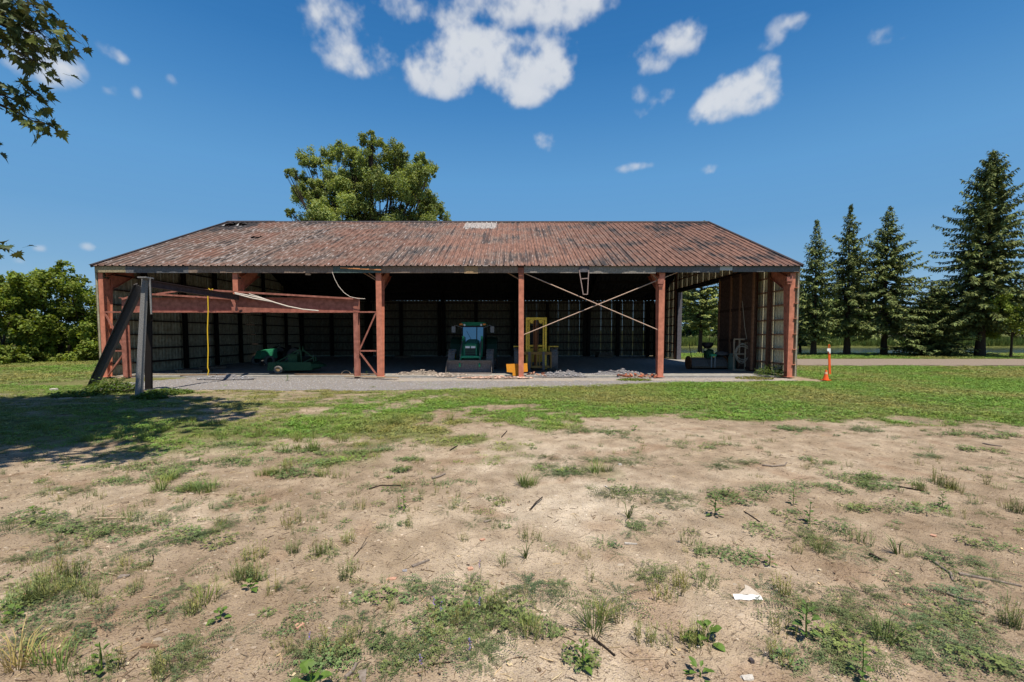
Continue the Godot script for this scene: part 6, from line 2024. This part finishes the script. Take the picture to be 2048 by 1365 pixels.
	obj("base", b, M.cone_orange, co)
	b = MB.new()
	b.lathe([Vector2(0.065, 0.255), Vector2(0.046, 0.345)], 16)
	obj("collar", b, M.cone_pale, co)
	# things lying on the earth
	var sc := thing("plastic_scrap", "torn folded white plastic scrap on the bare earth", "plastic scrap", onground(1493, 1193), 0.05)
	b = MB.new()
	var fx := func(u: float, k: float) -> Vector3: return Vector3(lerpf(-0.10, 0.10, u), 0.006 + k * (0.024 - 0.008 * u) + 0.003 * sin(u * 11.0), 0.03 + 0.012 * u - k * 0.03 + 0.003 * sin(u * 17.0))
	for i in 6:
		var u0 := i / 6.0
		var u1 := (i + 1) / 6.0
		b.quad(fx.call(u0, 0.0), fx.call(u1, 0.0), fx.call(u1, 1.0), fx.call(u0, 1.0))
	obj("strip", b, M.white, sc)
	b = MB.new()
	b.quad(Vector3(-0.06, 0.03, 0.002), Vector3(0.10, 0.022, 0.012), Vector3(0.06, 0.045, -0.06), Vector3(0.02, 0.04, -0.05))
	b.tri(Vector3(0.02, 0.04, -0.05), Vector3(0.06, 0.045, -0.06), Vector3(0.035, 0.05, -0.085))
	b.tri(Vector3(0.10, 0.022, 0.012), Vector3(0.085, 0.006, -0.02), Vector3(0.06, 0.045, -0.06))
	obj("torn_fold", b, M.dirtyplastic, sc)
	var rock := func(label: String, x: float, y: float, s: Vector3, m: Material, turn: float) -> void:
		var r := MB.new()
		var pts := []
		for i in 8:
			pts.append(Vector3(s.x * (0.5 if i % 4 in [1, 2] else -0.5) * rng.randf_range(0.7, 1.1), s.y * (-0.3 if i < 4 else 0.7) * rng.randf_range(0.8, 1.1), s.z * (0.5 if i % 4 in [2, 3] else -0.5) * rng.randf_range(0.7, 1.1)))
		r.hexa(pts)
		solo("stone", r, m, label, "stone", onground(x, y), turn)
	rock.call("pale concrete block in the grass at the left", 387, 926, Vector3(0.15, 0.09, 0.1), M.stonetan, 0.3)
	rock.call("white stone in the grass left of the burnt frame", 107, 781, Vector3(0.2, 0.08, 0.12), M.concpale, 0.1)
	rock.call("flat tan stone at the edge of the lawn, left", 130, 800, Vector3(0.3, 0.08, 0.2), M.stonetan, 0.5)
	rock.call("reddish stone in the patchy grass", 437, 828, Vector3(0.13, 0.1, 0.12), M.brick_pale, 0.2)
	rock.call("white cobble right of the middle weeds", 1240, 931, Vector3(0.05, 0.03, 0.04), M.concpale, 0.0)
	rock.call("red brick chip above the purple vetch", 940, 1137, Vector3(0.045, 0.02, 0.035), M.brick_pale, 0.4)
	rock.call("flat pink brick chip half sunk in the earth", 783, 1157, Vector3(0.07, 0.01, 0.04), M.brick_pale, 0.1)
	rock.call("small red brick chip with a sprig beside it", 965, 1076, Vector3(0.05, 0.015, 0.03), M.brick_pale, 0.7)
	rock.call("tan brick chip near the lower left weeds", 597, 1257, Vector3(0.06, 0.03, 0.05), M.brick_pale, 1.0)
	rock.call("flat pink stone at the lower left edge", 33, 1198, Vector3(0.09, 0.02, 0.06), M.brick_pale, 0.9)
	rock.call("pink brick chip at the bottom left corner", 118, 1322, Vector3(0.05, 0.02, 0.035), M.brick_pale, 0.2)
	rock.call("pale pink chip in the right hand weeds", 1815, 1208, Vector3(0.05, 0.012, 0.03), M.brick_pale, 0.1)
	rock.call("orange brick chip in the far right weeds", 1867, 1072, Vector3(0.05, 0.02, 0.04), M.brick_pale, 0.6)
	rock.call("white pebble on the earth below the thin stick", 700, 1188, Vector3(0.02, 0.015, 0.018), M.concpale, 0.2)
	rock.call("grey flat stone at the bottom edge, right of middle", 1495, 1357, Vector3(0.07, 0.015, 0.04), M.concpale, 0.1)
	rock.call("dark pebble at the bottom right of middle", 1503, 1324, Vector3(0.025, 0.03, 0.025), M.darkmetal, 0.2)
	rock.call("blue grey flat stone above the vetch", 810, 1140, Vector3(0.04, 0.012, 0.03), M.stoneblue, 0.2)
	# sticks
	for q in [["185 1142, 196 1142, 205 1150, 225 1153, 250 1160", 0.008, "", "pale forked dead stick, main stem, at the left"], ["192 1115, 197 1130, 203 1148", 0.006, "", "pale side branch of the forked stick at the left"], ["300 1136, 307 1122, 305 1112", 0.005, "d", "short dark curved stick right of the forked one"], ["408 991, 420 989, 440 990, 462 992", 0.010, "", "smooth pale stick lying level in the left middle"], ["190 1040, 215 1040, 250 1039", 0.012, "", "flat pale stick by the bright weed at the left"], ["706 1115, 720 1098, 735 1084", 0.004, "d", "thin dark twig leaning up from the bare earth"], ["738 979, 760 972, 802 972", 0.009, "d", "dark stick above the lone green seedling"], ["864 957, 878 953, 890 948", 0.016, "g", "grey chunk of wood with a weed at its end"], ["900 902, 915 893", 0.01, "d", "short brown stick in the upper middle"], ["1003 877, 1014 865", 0.01, "d", "thin dark stick near the lawn edge, middle"], ["968 1043, 982 1039", 0.012, "g", "short grey piece of wood in the pale patch"], ["1060 1019, 1072 1008, 1085 997", 0.009, "d", "dark stick poking up from the pale earth"], ["1525 933, 1545 936, 1570 934, 1574 928", 0.014, "g", "grey forked stick on the right side"], ["1796 973, 1825 979, 1850 984", 0.010, "d", "thin dark stick beside the horsetail clumps"], ["1966 889, 1985 893, 2005 895", 0.013, "g", "pale grey stick at the upper right"], ["1867 1124, 1885 1138, 1902 1150, 1906 1163", 0.011, "g", "bent grey branch at the right"], ["1895 1188, 1920 1198, 1948 1204, 1965 1207", 0.009, "g", "long curved grey stick at the lower right"], ["1951 1249, 1965 1240, 1979 1229", 0.007, "", "short pale stick in the lower right weeds"], ["1740 1110, 1755 1118, 1762 1122", 0.012, "d", "dark stub of wood in the right weeds"], ["1184 1276, 1205 1290, 1230 1312", 0.008, "d", "dark root emerging at the bottom right of middle"], ["1250 1318, 1320 1316", 0.003, "", "straight straw on the bottom weeds"], ["1488 1026, 1505 1036, 1520 1046", 0.006, "d", "thin dark twig right of the tall thistle"], ["855 1330, 905 1322", 0.005, "d", "thin dark twig at the bottom middle"], ["500 1160, 520 1163, 545 1165", 0.004, "d", "thin brown twig below the left seedlings"], ["690 1360, 705 1345, 712 1330", 0.012, "g", "grey stick end at the bottom edge"]]:
		var line := []
		for c in q[0].split(","):
			var f: PackedFloat64Array = c.strip_edges().split_floats(" ")
			line.append(onground(f[0], f[1]) + Vector3(0, q[1] * 0.9 + (0.02 if "poking" in q[3] and f[0] > 1070 else 0.0) + (0.05 if "leaning" in q[3] and f[0] > 730 else 0.0), 0))
		var rr := []
		for i in line.size():
			rr.append(q[1] * lerpf(1.0, 0.6, float(i) / line.size()))
		b = MB.new()
		b.tube(line, rr, 6)
		solo("stick", b, M.bark_dark if q[2] == "d" else M.deadwood_grey if q[2] == "g" else M.palewood, q[3], "stick")
	for q in [[842, 1126, 0.16, 0.03, -0.75, M.deadwood_grey, "weathered grey wood flake on the bare earth"], [1262, 1088, 0.11, 0.018, 0.1, M.concpale, "white curved strip of plastic below a weed"], [1215, 977, 0.11, 0.014, 1.25, M.concpale, "white bent strip standing on the pale earth"], [1980, 1163, 0.34, 0.035, 0.55, M.deadwood_grey, "long grey splinter of board at the right"], [248, 1157, 0.07, 0.05, -0.3, M.deadwood_grey, "grey bark chip at the forked stick's end"], [300, 1297, 0.1, 0.03, 0.1, M.plank, "rust brown chip of wood at the lower left"], [348, 1208, 0.05, 0.012, 0.6, M.palewood, "small pale wood chip at the left"], [725, 1360, 0.12, 0.05, 1.2, M.deadwood_grey, "grey wood chunk at the bottom edge"]]:
		b = MB.new()
		b.taper(Vector3(-q[2] / 2, 0, 0), Vector3(q[2] / 2, 0, 0), q[3], 0.014, q[3] * 0.4, 0.01)
		solo("wood_chip", b, q[5], q[6], "plastic strip" if "plastic" in q[6] or "strip" in q[6] else "wood chip", onground(q[0], q[1]) + Vector3(0, 0.008, 0), -q[4])

func make_plants() -> void: # the plants that stand out one by one
	var leafy := [broadleaf(12, 0.075, 0.035, 0.15, 31, M.weed_bright), broadleaf(9, 0.16, 0.10, 0.12, 32, M.weed_bright), broadleaf(22, 0.095, 0.04, 0.2, 33, M.weed_mid), broadleaf(8, 0.09, 0.03, 0.03, 34, M.weed_bright), broadleaf(14, 0.10, 0.05, 0.26, 35, M.weed_mid)]
	var tuft := [blades(46, 0.06, 0.14, 0.30, 0.006, 0.9, 36), blades(16, 0.03, 0.15, 0.3, 0.011, 1.1, 37)]
	var st := stems(26, 0.06, 0.2, 38)
	for q in [["seedling", 808, 1018, 0, 0.95, "lone green seedling standing on the bare earth"], ["burdock_plant", 1415, 1282, 1, 0.85, "bright broad-leaved burdock with one upright leaf"], ["weed", 1540, 1130, 0, 0.85, "leafy weed with a clear shadow above the plastic scrap"], ["weed", 1620, 1050, 4, 0.9, "tall bright weed in a clump at the right"], ["weed", 1613, 1275, 2, 1.1, "upright leafy weed in the lower right growth"], ["thistle", 1430, 1035, 2, 1.0, "tall feathery thistle at the right of the pale patch"], ["weed", 68, 1030, 1, 0.6, "bright yellow green weed at the left"], ["weed", 312, 1232, 3, 0.9, "small yellow green rosette at the lower left"], ["burdock_plant", 440, 1240, 1, 0.5, "low broad leaves at the lower left of middle"], ["weed", 203, 1345, 0, 1.1, "bright upright weed at the bottom left"], ["weed", 930, 1222, 1, 0.42, "pale round leaves in the vetch patch"], ["weed", 1165, 1335, 0, 1.0, "weed with yellowing leaf at the bottom middle"], ["weed", 1725, 1358, 4, 0.8, "bright leafy clump at the bottom right"], ["weed", 1400, 1352, 3, 1.3, "lettuce green rosette at the bottom edge"], ["weed", 1936, 942, 3, 0.9, "dandelion rosette with a short shadow at the right"], ["weed", 1270, 862, 3, 1.6, "pale rosette at the lawn edge"], ["weed", 770, 982, 3, 0.9, "small rosette left of the lone seedling"], ["weed", 500, 1180, 1, 0.5, "round leaves under the tall stems at the left"], ["weed", 25, 1235, 1, 0.55, "large pale leaves at the left edge"], ["burdock_leaf", 622, 1380, 1, 0.95, "large pointed green leaf at the bottom edge"], ["weed", 1587, 1012, 4, 0.7, "bright weed left of the tall clump"], ["weed", 1885, 1015, 2, 0.8, "thin stalked weed at the right"], ["weed", 575, 760, 0, 1.6, "small leafy plant on the gravel near the mower"], ["weed", 733, 750, 0, 1.5, "leafy plant at the third column's foot"], ["weed", 898, 751, 4, 0.9, "sprig in front of the tractor bucket"], ["weed", 1147, 746, 4, 0.9, "sprig on the grey heap right of the forklift"], ["weed", 1221, 744, 4, 0.8, "sprig on the wide grey heap"]]:
		var o := put(q[0], leafy[q[3]])
		meta(o, q[5], "plant")
		o.position = onground(q[1], q[2])
		o.rotation.y = q[1] * 1.7
		o.scale = Vector3.ONE * q[4]
	for q in [[1188, 1262, 0, 1.0, "tall dark grass clump in the lower middle"], [1256, 1036, 1, 0.95, "spiky broad-bladed grass on the pale earth"], [1050, 975, 0, 0.6, "yellow green grass tussock in the pale patch"], [1640, 1105, 0, 0.6, "short bushy grass clump at the right"], [1052, 1112, 1, 0.7, "thin tall grass sprout in the middle"], [1795, 1108, 1, 0.8, "two broad grass blades at the right"], [35, 1330, 0, 1.0, "dry tan grass tuft at the lower left"], [1770, 1280, 0, 0.9, "loose grass clump in the lower right weeds"], [1220, 945, 0, 0.6, "dense grass clump above the pale patch"]]:
		var o := put("grass_clump", tuft[q[2]])
		if q[0] == 35:
			o.material_override = M.straw
		else:
			o.material_override = M.grass_single
		meta(o, q[4], "grass clump")
		o.position = onground(q[0], q[1])
		o.rotation.y = q[0] * 1.3
		o.scale = Vector3.ONE * q[3]
	for q in [[1880, 970, 0.9, "left of two grey green horsetail clumps"], [1903, 978, 0.95, "right of two grey green horsetail clumps"], [1843, 980, 0.7, "thin horsetail clump left of the pair"], [2035, 1025, 1.1, "horsetail clump at the right edge"], [2020, 1250, 0.9, "horsetail clump at the lower right edge"], [488, 1165, 1.1, "tall bright horsetail clump at the left"], [588, 1110, 0.8, "yellow green horsetail clump at the left of middle"], [640, 1112, 0.7, "small horsetail clump right of the yellow green one"], [690, 1158, 0.8, "fine horsetail clump on bare earth"], [140, 1160, 1.1, "dense horsetail clump by the forked stick"], [75, 1200, 1.2, "tall grey horsetail clump at the left edge"]]:
		var o := put("horsetail_clump", st)
		o.material_override = M.horsetail_single
		meta(o, q[3], "plant")
		o.position = onground(q[0], q[1])
		o.rotation.y = q[0]
		o.scale = Vector3.ONE * q[2]
	# purple vetch flowers
	for q in [[960, 1238, "largest purple vetch spike in the middle of the patch"], [868, 1235, "pale purple vetch spike left of the largest"], [620, 1312, "purple vetch flower at the lower left of the patch"], [940, 1325, "purple vetch flower below the patch"], [883, 1245, "small violet flower near the pale spike"], [960, 1158, "violet flower at the top of the patch"], [842, 1362, "violet flower at the bottom edge"]]:
		var b := MB.new()
		rng.seed = int(q[0])
		b.tube([Vector3.ZERO, Vector3(0.01, 0.09, 0), Vector3(0.0, 0.15, 0.01)], 0.0015, 4)
		var o := obj("vetch_flower", b, M.weed_mid)
		var f := MB.new()
		for i in 12:
			var d := (unit() * 0.8 + Vector3.UP * 0.1).normalized()
			f.leaf(Vector3(0, 0.10 + i * 0.005, 0.006), d, d.cross(Vector3.UP).normalized(), 0.013, 0.007)
		obj("blossom", f, M.purple, o)
		meta(o, q[2], "flower")
		o.position = onground(q[0], q[1])
	# leafy weeds round the burnt frame and at the right wall
	var bush := func(called: String, label: String, x: float, y: float, rx: float, h: float, n: int, base: Color, sd: int) -> void:
		rng.seed = sd
		var b := MB.new()
		b.tinted = true
		for i in n:
			var a := rng.randf() * TAU
			var r := sqrt(rng.randf())
			var k := h * (1.0 - 0.55 * r) * sqrt(rng.randf()) * (0.75 + 0.5 * gn2.get_noise_2d(cos(a) * r * 8.0 + sd, sin(a) * r * 8.0))
			var up := (Vector3.UP + unit() * 0.6).normalized()
			var d := up.cross(unit()).normalized()
			b.col = tone(base, 0.35, 0.15)
			b.leaf(Vector3(cos(a) * r * rx, maxf(k, 0.02), sin(a) * r * rx * 0.7), d, up.cross(d), rng.randf_range(0.05, 0.11), 0.06)
		for i in 14:
			b.col = base * 0.7
			var a := rng.randf() * TAU
			b.bar(Vector3.ZERO, Vector3(cos(a) * rx * 0.6, h * 0.75, sin(a) * rx * 0.4), 0.006, 0.006)
		var o := obj(called, b, M.leaves)
		meta(o, label, "plant")
		o.position = onground(x, y)
	bush.call("weed_bush", "bushy weeds at the foot of the leaning burnt leg", 220, 786, 0.75, 0.62, 1500, Color(0.12, 0.18, 0.045), 701)
	bush.call("weed_bush", "low weeds spreading right of the burnt upright", 330, 788, 0.8, 0.2, 900, Color(0.115, 0.18, 0.04), 702)
	bush.call("weed_bush", "low weeds in front of the burnt upright", 300, 798, 0.5, 0.22, 700, Color(0.12, 0.19, 0.04), 703)
	bush.call("weed_bush", "leafy weeds left of the leaning burnt leg", 150, 792, 0.7, 0.24, 800, Color(0.115, 0.18, 0.04), 704)
	bush.call("weed_bush", "flowering weeds at the foot of the right wall", 1548, 752, 0.85, 0.75, 900, Color(0.11, 0.17, 0.05), 705)
	bush.call("weed_bush", "dry low weeds on the slab edge at the right", 1510, 756, 0.8, 0.15, 500, Color(0.2, 0.2, 0.06), 706)
	bush.call("weed_bush", "low green weeds by the broken bricks", 1270, 759, 0.7, 0.12, 450, Color(0.16, 0.22, 0.04), 707)

func make_house() -> void:
	var at := Vector3(86.0, gh(86, -104), -104.0)
	var t := thing("house", "grey roofed house across the pond, half hidden by spruces", "house", at, 0.0)
	var b := MB.new()
	b.box(Vector3(0, 2.4, 0), Vector3(19, 4.8, 8))
	obj("wall", b, M.housewall, t)
	b = MB.new()
	b.hexa([Vector3(-10, 4.7, 4.6), Vector3(10, 4.7, 4.6), Vector3(10, 4.7, -4.6), Vector3(-10, 4.7, -4.6), Vector3(-9.8, 7.2, 0.05), Vector3(9.8, 7.2, 0.05), Vector3(9.8, 7.2, -0.05), Vector3(-9.8, 7.2, -0.05)])
	obj("roof", b, M.houseroof, t)
	b = MB.new()
	b.box(Vector3(0, 4.65, 4.65), Vector3(20, 0.22, 0.06))
	obj("fascia", b, M.white, t)
	b = MB.new()
	b.prism([Vector2(-2.4, 0), Vector2(2.4, 0), Vector2(0, 1.7)], Transform3D(Basis.IDENTITY, Vector3(5.6, 4.8, 3.0)), 1.9)
	obj("gable", b, M.housewall, t)
	for s in [-1.0, 1.0]:
		b = MB.new()
		b.bar(Vector3(5.6 + s * 2.7, 4.75, 5.0), Vector3(5.6, 6.65, 5.0), 0.08, 0.25)
		obj("gable_trim", b, M.white, t)
	for x in [-7.0, -4.0, -1.0, 2.0, 5.6, 8.2]:
		b = MB.new()
		b.box(Vector3(x, 2.9, 4.03), Vector3(1.5, 1.3, 0.08))
		var w := obj("window", b, M.white, t)
		b = MB.new()
		b.box(Vector3(x, 2.9, 4.08), Vector3(1.3, 1.1, 0.04))
		obj("pane", b, M.darkpane, w)
	# stone wall below the house: stones one by one
	var sw := thing("stone_wall", "dry stone retaining wall below the house across the pond", "wall", Vector3(81.5, gh(81, -97) - 0.1, -97.0))
	rng.seed = 55
	var lay := MB.new()
	lay.box(Vector3(0, 0.75, -0.35), Vector3(9.0, 1.5, 0.4))
	obj("backing", lay, M.darkmetal, sw)
	for row in 5:
		var x := -4.5
		while x < 4.4:
			var l := rng.randf_range(0.3, 0.75)
			b = MB.new()
			b.box(Vector3(x + l / 2, 0.15 + row * 0.3, rng.randf_range(-0.05, 0.05)), Vector3(l - 0.05, 0.26, 0.35))
			obj("stone", b, [M.concpale, M.stonetan, M.stoneblue][rng.randi() % 3], sw)
			x += l

func make_materials() -> void:
	M.roof = mat(1, 1, 1, 0.75)
	M.roof.albedo_texture = tex.roof
	M.roof.metallic_specular = 0.3
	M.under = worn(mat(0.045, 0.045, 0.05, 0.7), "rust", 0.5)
	M.zinc = mat(0.4, 0.4, 0.4, 0.5, 0.3)
	M.darkmetal = worn(mat(0.075, 0.065, 0.07, 0.6), "fine", 2.0)
	M.primer = worn(mat(0.62, 0.235, 0.155, 0.75), "fine", 0.35)
	M.primer_dark = worn(mat(0.42, 0.17, 0.13, 0.75), "rust", 0.6)
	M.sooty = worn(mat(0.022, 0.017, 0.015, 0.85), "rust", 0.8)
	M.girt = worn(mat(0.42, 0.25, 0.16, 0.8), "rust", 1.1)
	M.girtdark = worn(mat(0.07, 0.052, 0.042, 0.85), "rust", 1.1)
	M.girtpale = worn(mat(0.40, 0.30, 0.29, 0.7), "fine", 1.5)
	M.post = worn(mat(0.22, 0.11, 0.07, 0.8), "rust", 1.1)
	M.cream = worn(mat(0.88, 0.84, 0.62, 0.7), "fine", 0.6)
	M.cream_left_shaded = worn(mat(0.50, 0.49, 0.37, 0.7), "rust", 0.6)  # same cream sheets, darkened to paint in the left wall's shade
	M.cream_shaded = worn(mat(0.21, 0.21, 0.155, 0.75), "rust", 0.6)  # cream darkened further: the back wall's deep shade is in the colour
	M.bluegrey = worn(mat(0.13, 0.135, 0.17, 0.7), "wood", 1.5)
	M.rod = mat(0.50, 0.36, 0.29, 0.6, 0.2)
	M.oldwood = worn(mat(0.20, 0.15, 0.11, 0.9), "wood", 1.4)
	M.board_pale = worn(mat(0.42, 0.37, 0.25, 0.9), "wood", 2.0)
	M.board_slate = worn(mat(0.16, 0.175, 0.205, 0.8), "wood", 2.0)
	M.board_brown = worn(mat(0.31, 0.245, 0.205, 0.9), "rust", 1.6)
	M.board_teal = worn(mat(0.12, 0.18, 0.18, 0.8), "wood", 2.0)
	M.board_orange = mat(0.50, 0.22, 0.09, 0.8)
	M.board_tan = worn(mat(0.5, 0.36, 0.22, 0.9), "wood", 2.0)
	M.board_grey = worn(mat(0.34, 0.325, 0.31, 0.85), "rust", 2.0)
	M.board_white = mat(0.45, 0.47, 0.5, 0.8)
	M.doorboard = worn(mat(0.17, 0.11, 0.085, 0.9), "wood", 0.9)
	M.doorframe = worn(mat(0.38, 0.21, 0.13, 0.9), "wood", 1.5)
	M.doorframe_dark = worn(mat(0.10, 0.06, 0.045, 0.9), "wood", 1.5)
	M.char_grey = worn(mat(0.60, 0.60, 0.61, 0.9), "char", 1.1, 0.4)
	M.char_black = worn(mat(0.07, 0.055, 0.055, 0.85), "char", 1.3)
	M.char_dark = worn(mat(0.30, 0.28, 0.28, 0.85), "char", 1.3, 0.4)
	M.char_rust = worn(mat(0.085, 0.055, 0.055, 0.85), "rust", 0.7)
	M.palepipe = mat(0.62, 0.56, 0.5, 0.5)
	M.strap = mat(0.75, 0.50, 0.03, 0.7)
	M.white = mat(0.78, 0.78, 0.78, 0.6)
	M.dirtyplastic = worn(mat(0.58, 0.52, 0.45, 0.7), "fine", 8.0)
	M.rubber = worn(mat(0.21, 0.20, 0.20, 0.85), "fine", 3.0)
	M.yellow = mat(0.45, 0.30, 0.03, 0.6)
	M.yellow_worn = worn(mat(0.95, 0.70, 0.09, 0.6), "rust", 2.0)
	M.yellow_rust = worn(mat(0.30, 0.19, 0.06, 0.75), "rust", 3.0)
	M.green = worn(mat(0.04, 0.30, 0.16, 0.45), "fine", 2.0)
	M.green_bright = worn(mat(0.08, 0.55, 0.27, 0.45), "fine", 2.0)
	M.green_dark = worn(mat(0.015, 0.06, 0.038, 0.5), "fine", 2.0)
	M.green_old = worn(mat(0.022, 0.10, 0.048, 0.7), "rust", 2.0)
	M.black = mat(0.015, 0.015, 0.017, 0.6)
	M.lens = mat(0.75, 0.77, 0.78, 0.15)
	M.amber = mat(0.75, 0.22, 0.02, 0.3)
	M.mirrorback = mat(0.22, 0.23, 0.25, 0.4)
	M.steel = mat(0.5, 0.5, 0.52, 0.3, 0.8)
	M.rustysteel = worn(mat(0.23, 0.21, 0.21, 0.6), "rust", 1.6)
	M.forksteel = worn(mat(0.14, 0.14, 0.15, 0.6), "rust", 2.0)
	M.rust = worn(mat(0.20, 0.085, 0.035, 0.85), "rust", 3.0)
	M.hubtan = mat(0.36, 0.24, 0.12, 0.8)
	M.sweepgrey = worn(mat(0.20, 0.19, 0.18, 0.7), "rust", 2.0)
	M.glass = mat(0.22, 0.27, 0.30, 0.04, 0.9) # coated glass that mirrors the daylight outside
	M.orange = worn(mat(0.72, 0.30, 0.015, 0.55), "fine", 2.0)
	M.lidgrey = worn(mat(0.25, 0.23, 0.23, 0.7), "fine", 2.0)
	M.tankgreen = worn(mat(0.16, 0.24, 0.20, 0.6), "rust", 2.0)
	M.palewood = worn(mat(0.50, 0.41, 0.30, 0.9), "wood", 3.0)
	M.plank = worn(mat(0.30, 0.20, 0.13, 0.9), "wood", 2.0)
	M.palletwood = worn(mat(0.24, 0.20, 0.16, 0.9), "wood", 3.0)
	M.deadwood_grey = worn(mat(0.30, 0.26, 0.23, 0.9), "wood", 6.0)
	M.rope = mat(0.45, 0.41, 0.33, 0.9)
	M.heap_tan = worn(mat(0.44, 0.37, 0.31, 0.95), "grit", 4.0, 2.0)
	M.heap_grey = worn(mat(0.33, 0.32, 0.335, 0.95), "grit", 4.0, 2.0)
	M.brick = worn(mat(0.42, 0.13, 0.07, 0.9), "fine", 5.0)
	M.brick_pale = worn(mat(0.62, 0.36, 0.26, 0.9), "fine", 5.0)
	M.brick_dark = worn(mat(0.24, 0.09, 0.06, 0.9), "fine", 5.0)
	M.cone_orange = mat(0.85, 0.12, 0.02, 0.55)
	M.cone_pale = mat(0.72, 0.42, 0.28, 0.6)
	M.concpale = worn(mat(0.62, 0.59, 0.55, 0.9), "fine", 5.0)
	M.stonetan = worn(mat(0.46, 0.37, 0.28, 0.9), "fine", 5.0)
	M.stoneblue = worn(mat(0.32, 0.32, 0.35, 0.9), "fine", 5.0)
	M.housewall = worn(mat(0.38, 0.33, 0.27, 0.9), "fine", 0.5)
	M.houseroof = worn(mat(0.16, 0.16, 0.17, 0.9), "fine", 1.0)
	M.darkpane = mat(0.02, 0.025, 0.03, 0.1)
	M.bark = worn(mat(0.10, 0.075, 0.058, 0.95), "bark", 1.5, 2.0)
	M.bark_dark = worn(mat(0.07, 0.05, 0.04, 0.9), "bark", 6.0)
	M.needles = tintmat(0.75, 0.25)
	M.leaves = tintmat(0.6, 0.9)
	M.grass = tintmat(0.65, 0.5)
	M.weed = tintmat(0.65, 0.45)
	M.stone = tintmat(0.95)
	for q in [["weed_bright", 0.105, 0.185, 0.030], ["weed_mid", 0.095, 0.165, 0.035], ["weed_dark", 0.06, 0.11, 0.04], ["straw", 0.42, 0.33, 0.15], ["grass_single", 0.085, 0.125, 0.035], ["horsetail_single", 0.12, 0.155, 0.055], ["purple", 0.16, 0.10, 0.42], ["mapleleaf", 0.030, 0.055, 0.012], ["mapleleaf_b", 0.085, 0.11, 0.014]]:
		var m := mat(q[1], q[2], q[3], 0.6)
		var bl: float = 0.22 if q[0].begins_with("maple") else 0.5
		m.backlight_enabled = true
		m.backlight = Color(bl, bl, bl * 0.6)
		m.vertex_color_use_as_albedo = not q[0] in ["purple", "mapleleaf", "mapleleaf_b", "weed_mid"]
		M[q[0]] = m
	M.weed_mid.vertex_color_use_as_albedo = true

func _ready() -> void:
	gn.seed = 1; gn.frequency = 0.16; gn.fractal_octaves = 4
	gn2.seed = 2; gn2.frequency = 0.35; gn2.fractal_octaves = 3
	gn3.seed = 3; gn3.frequency = 0.9; gn3.fractal_octaves = 3
	view_and_light()
	make_textures()
	tex.blot = noisetex(512, 0.012, 5, 19, Color(0.84, 0.82, 0.8), Color(1, 1, 1), 0.45)
	tex.pale = noisetex(256, 0.02, 4, 23, Color(0.5, 0.46, 0.42), Color(0.75, 0.7, 0.66))
	tex.mask = noisetex(256, 0.015, 4, 29, Color(0, 0, 0), Color(0.9, 0.9, 0.9), 0.7)
	make_earth()
	make_roof_paint()
	make_materials()
	make_ground()
	make_paving()
	make_shed()
	make_trees()
	make_house()
	make_maple()
	make_low_growth()
	make_gear()
	make_plants()
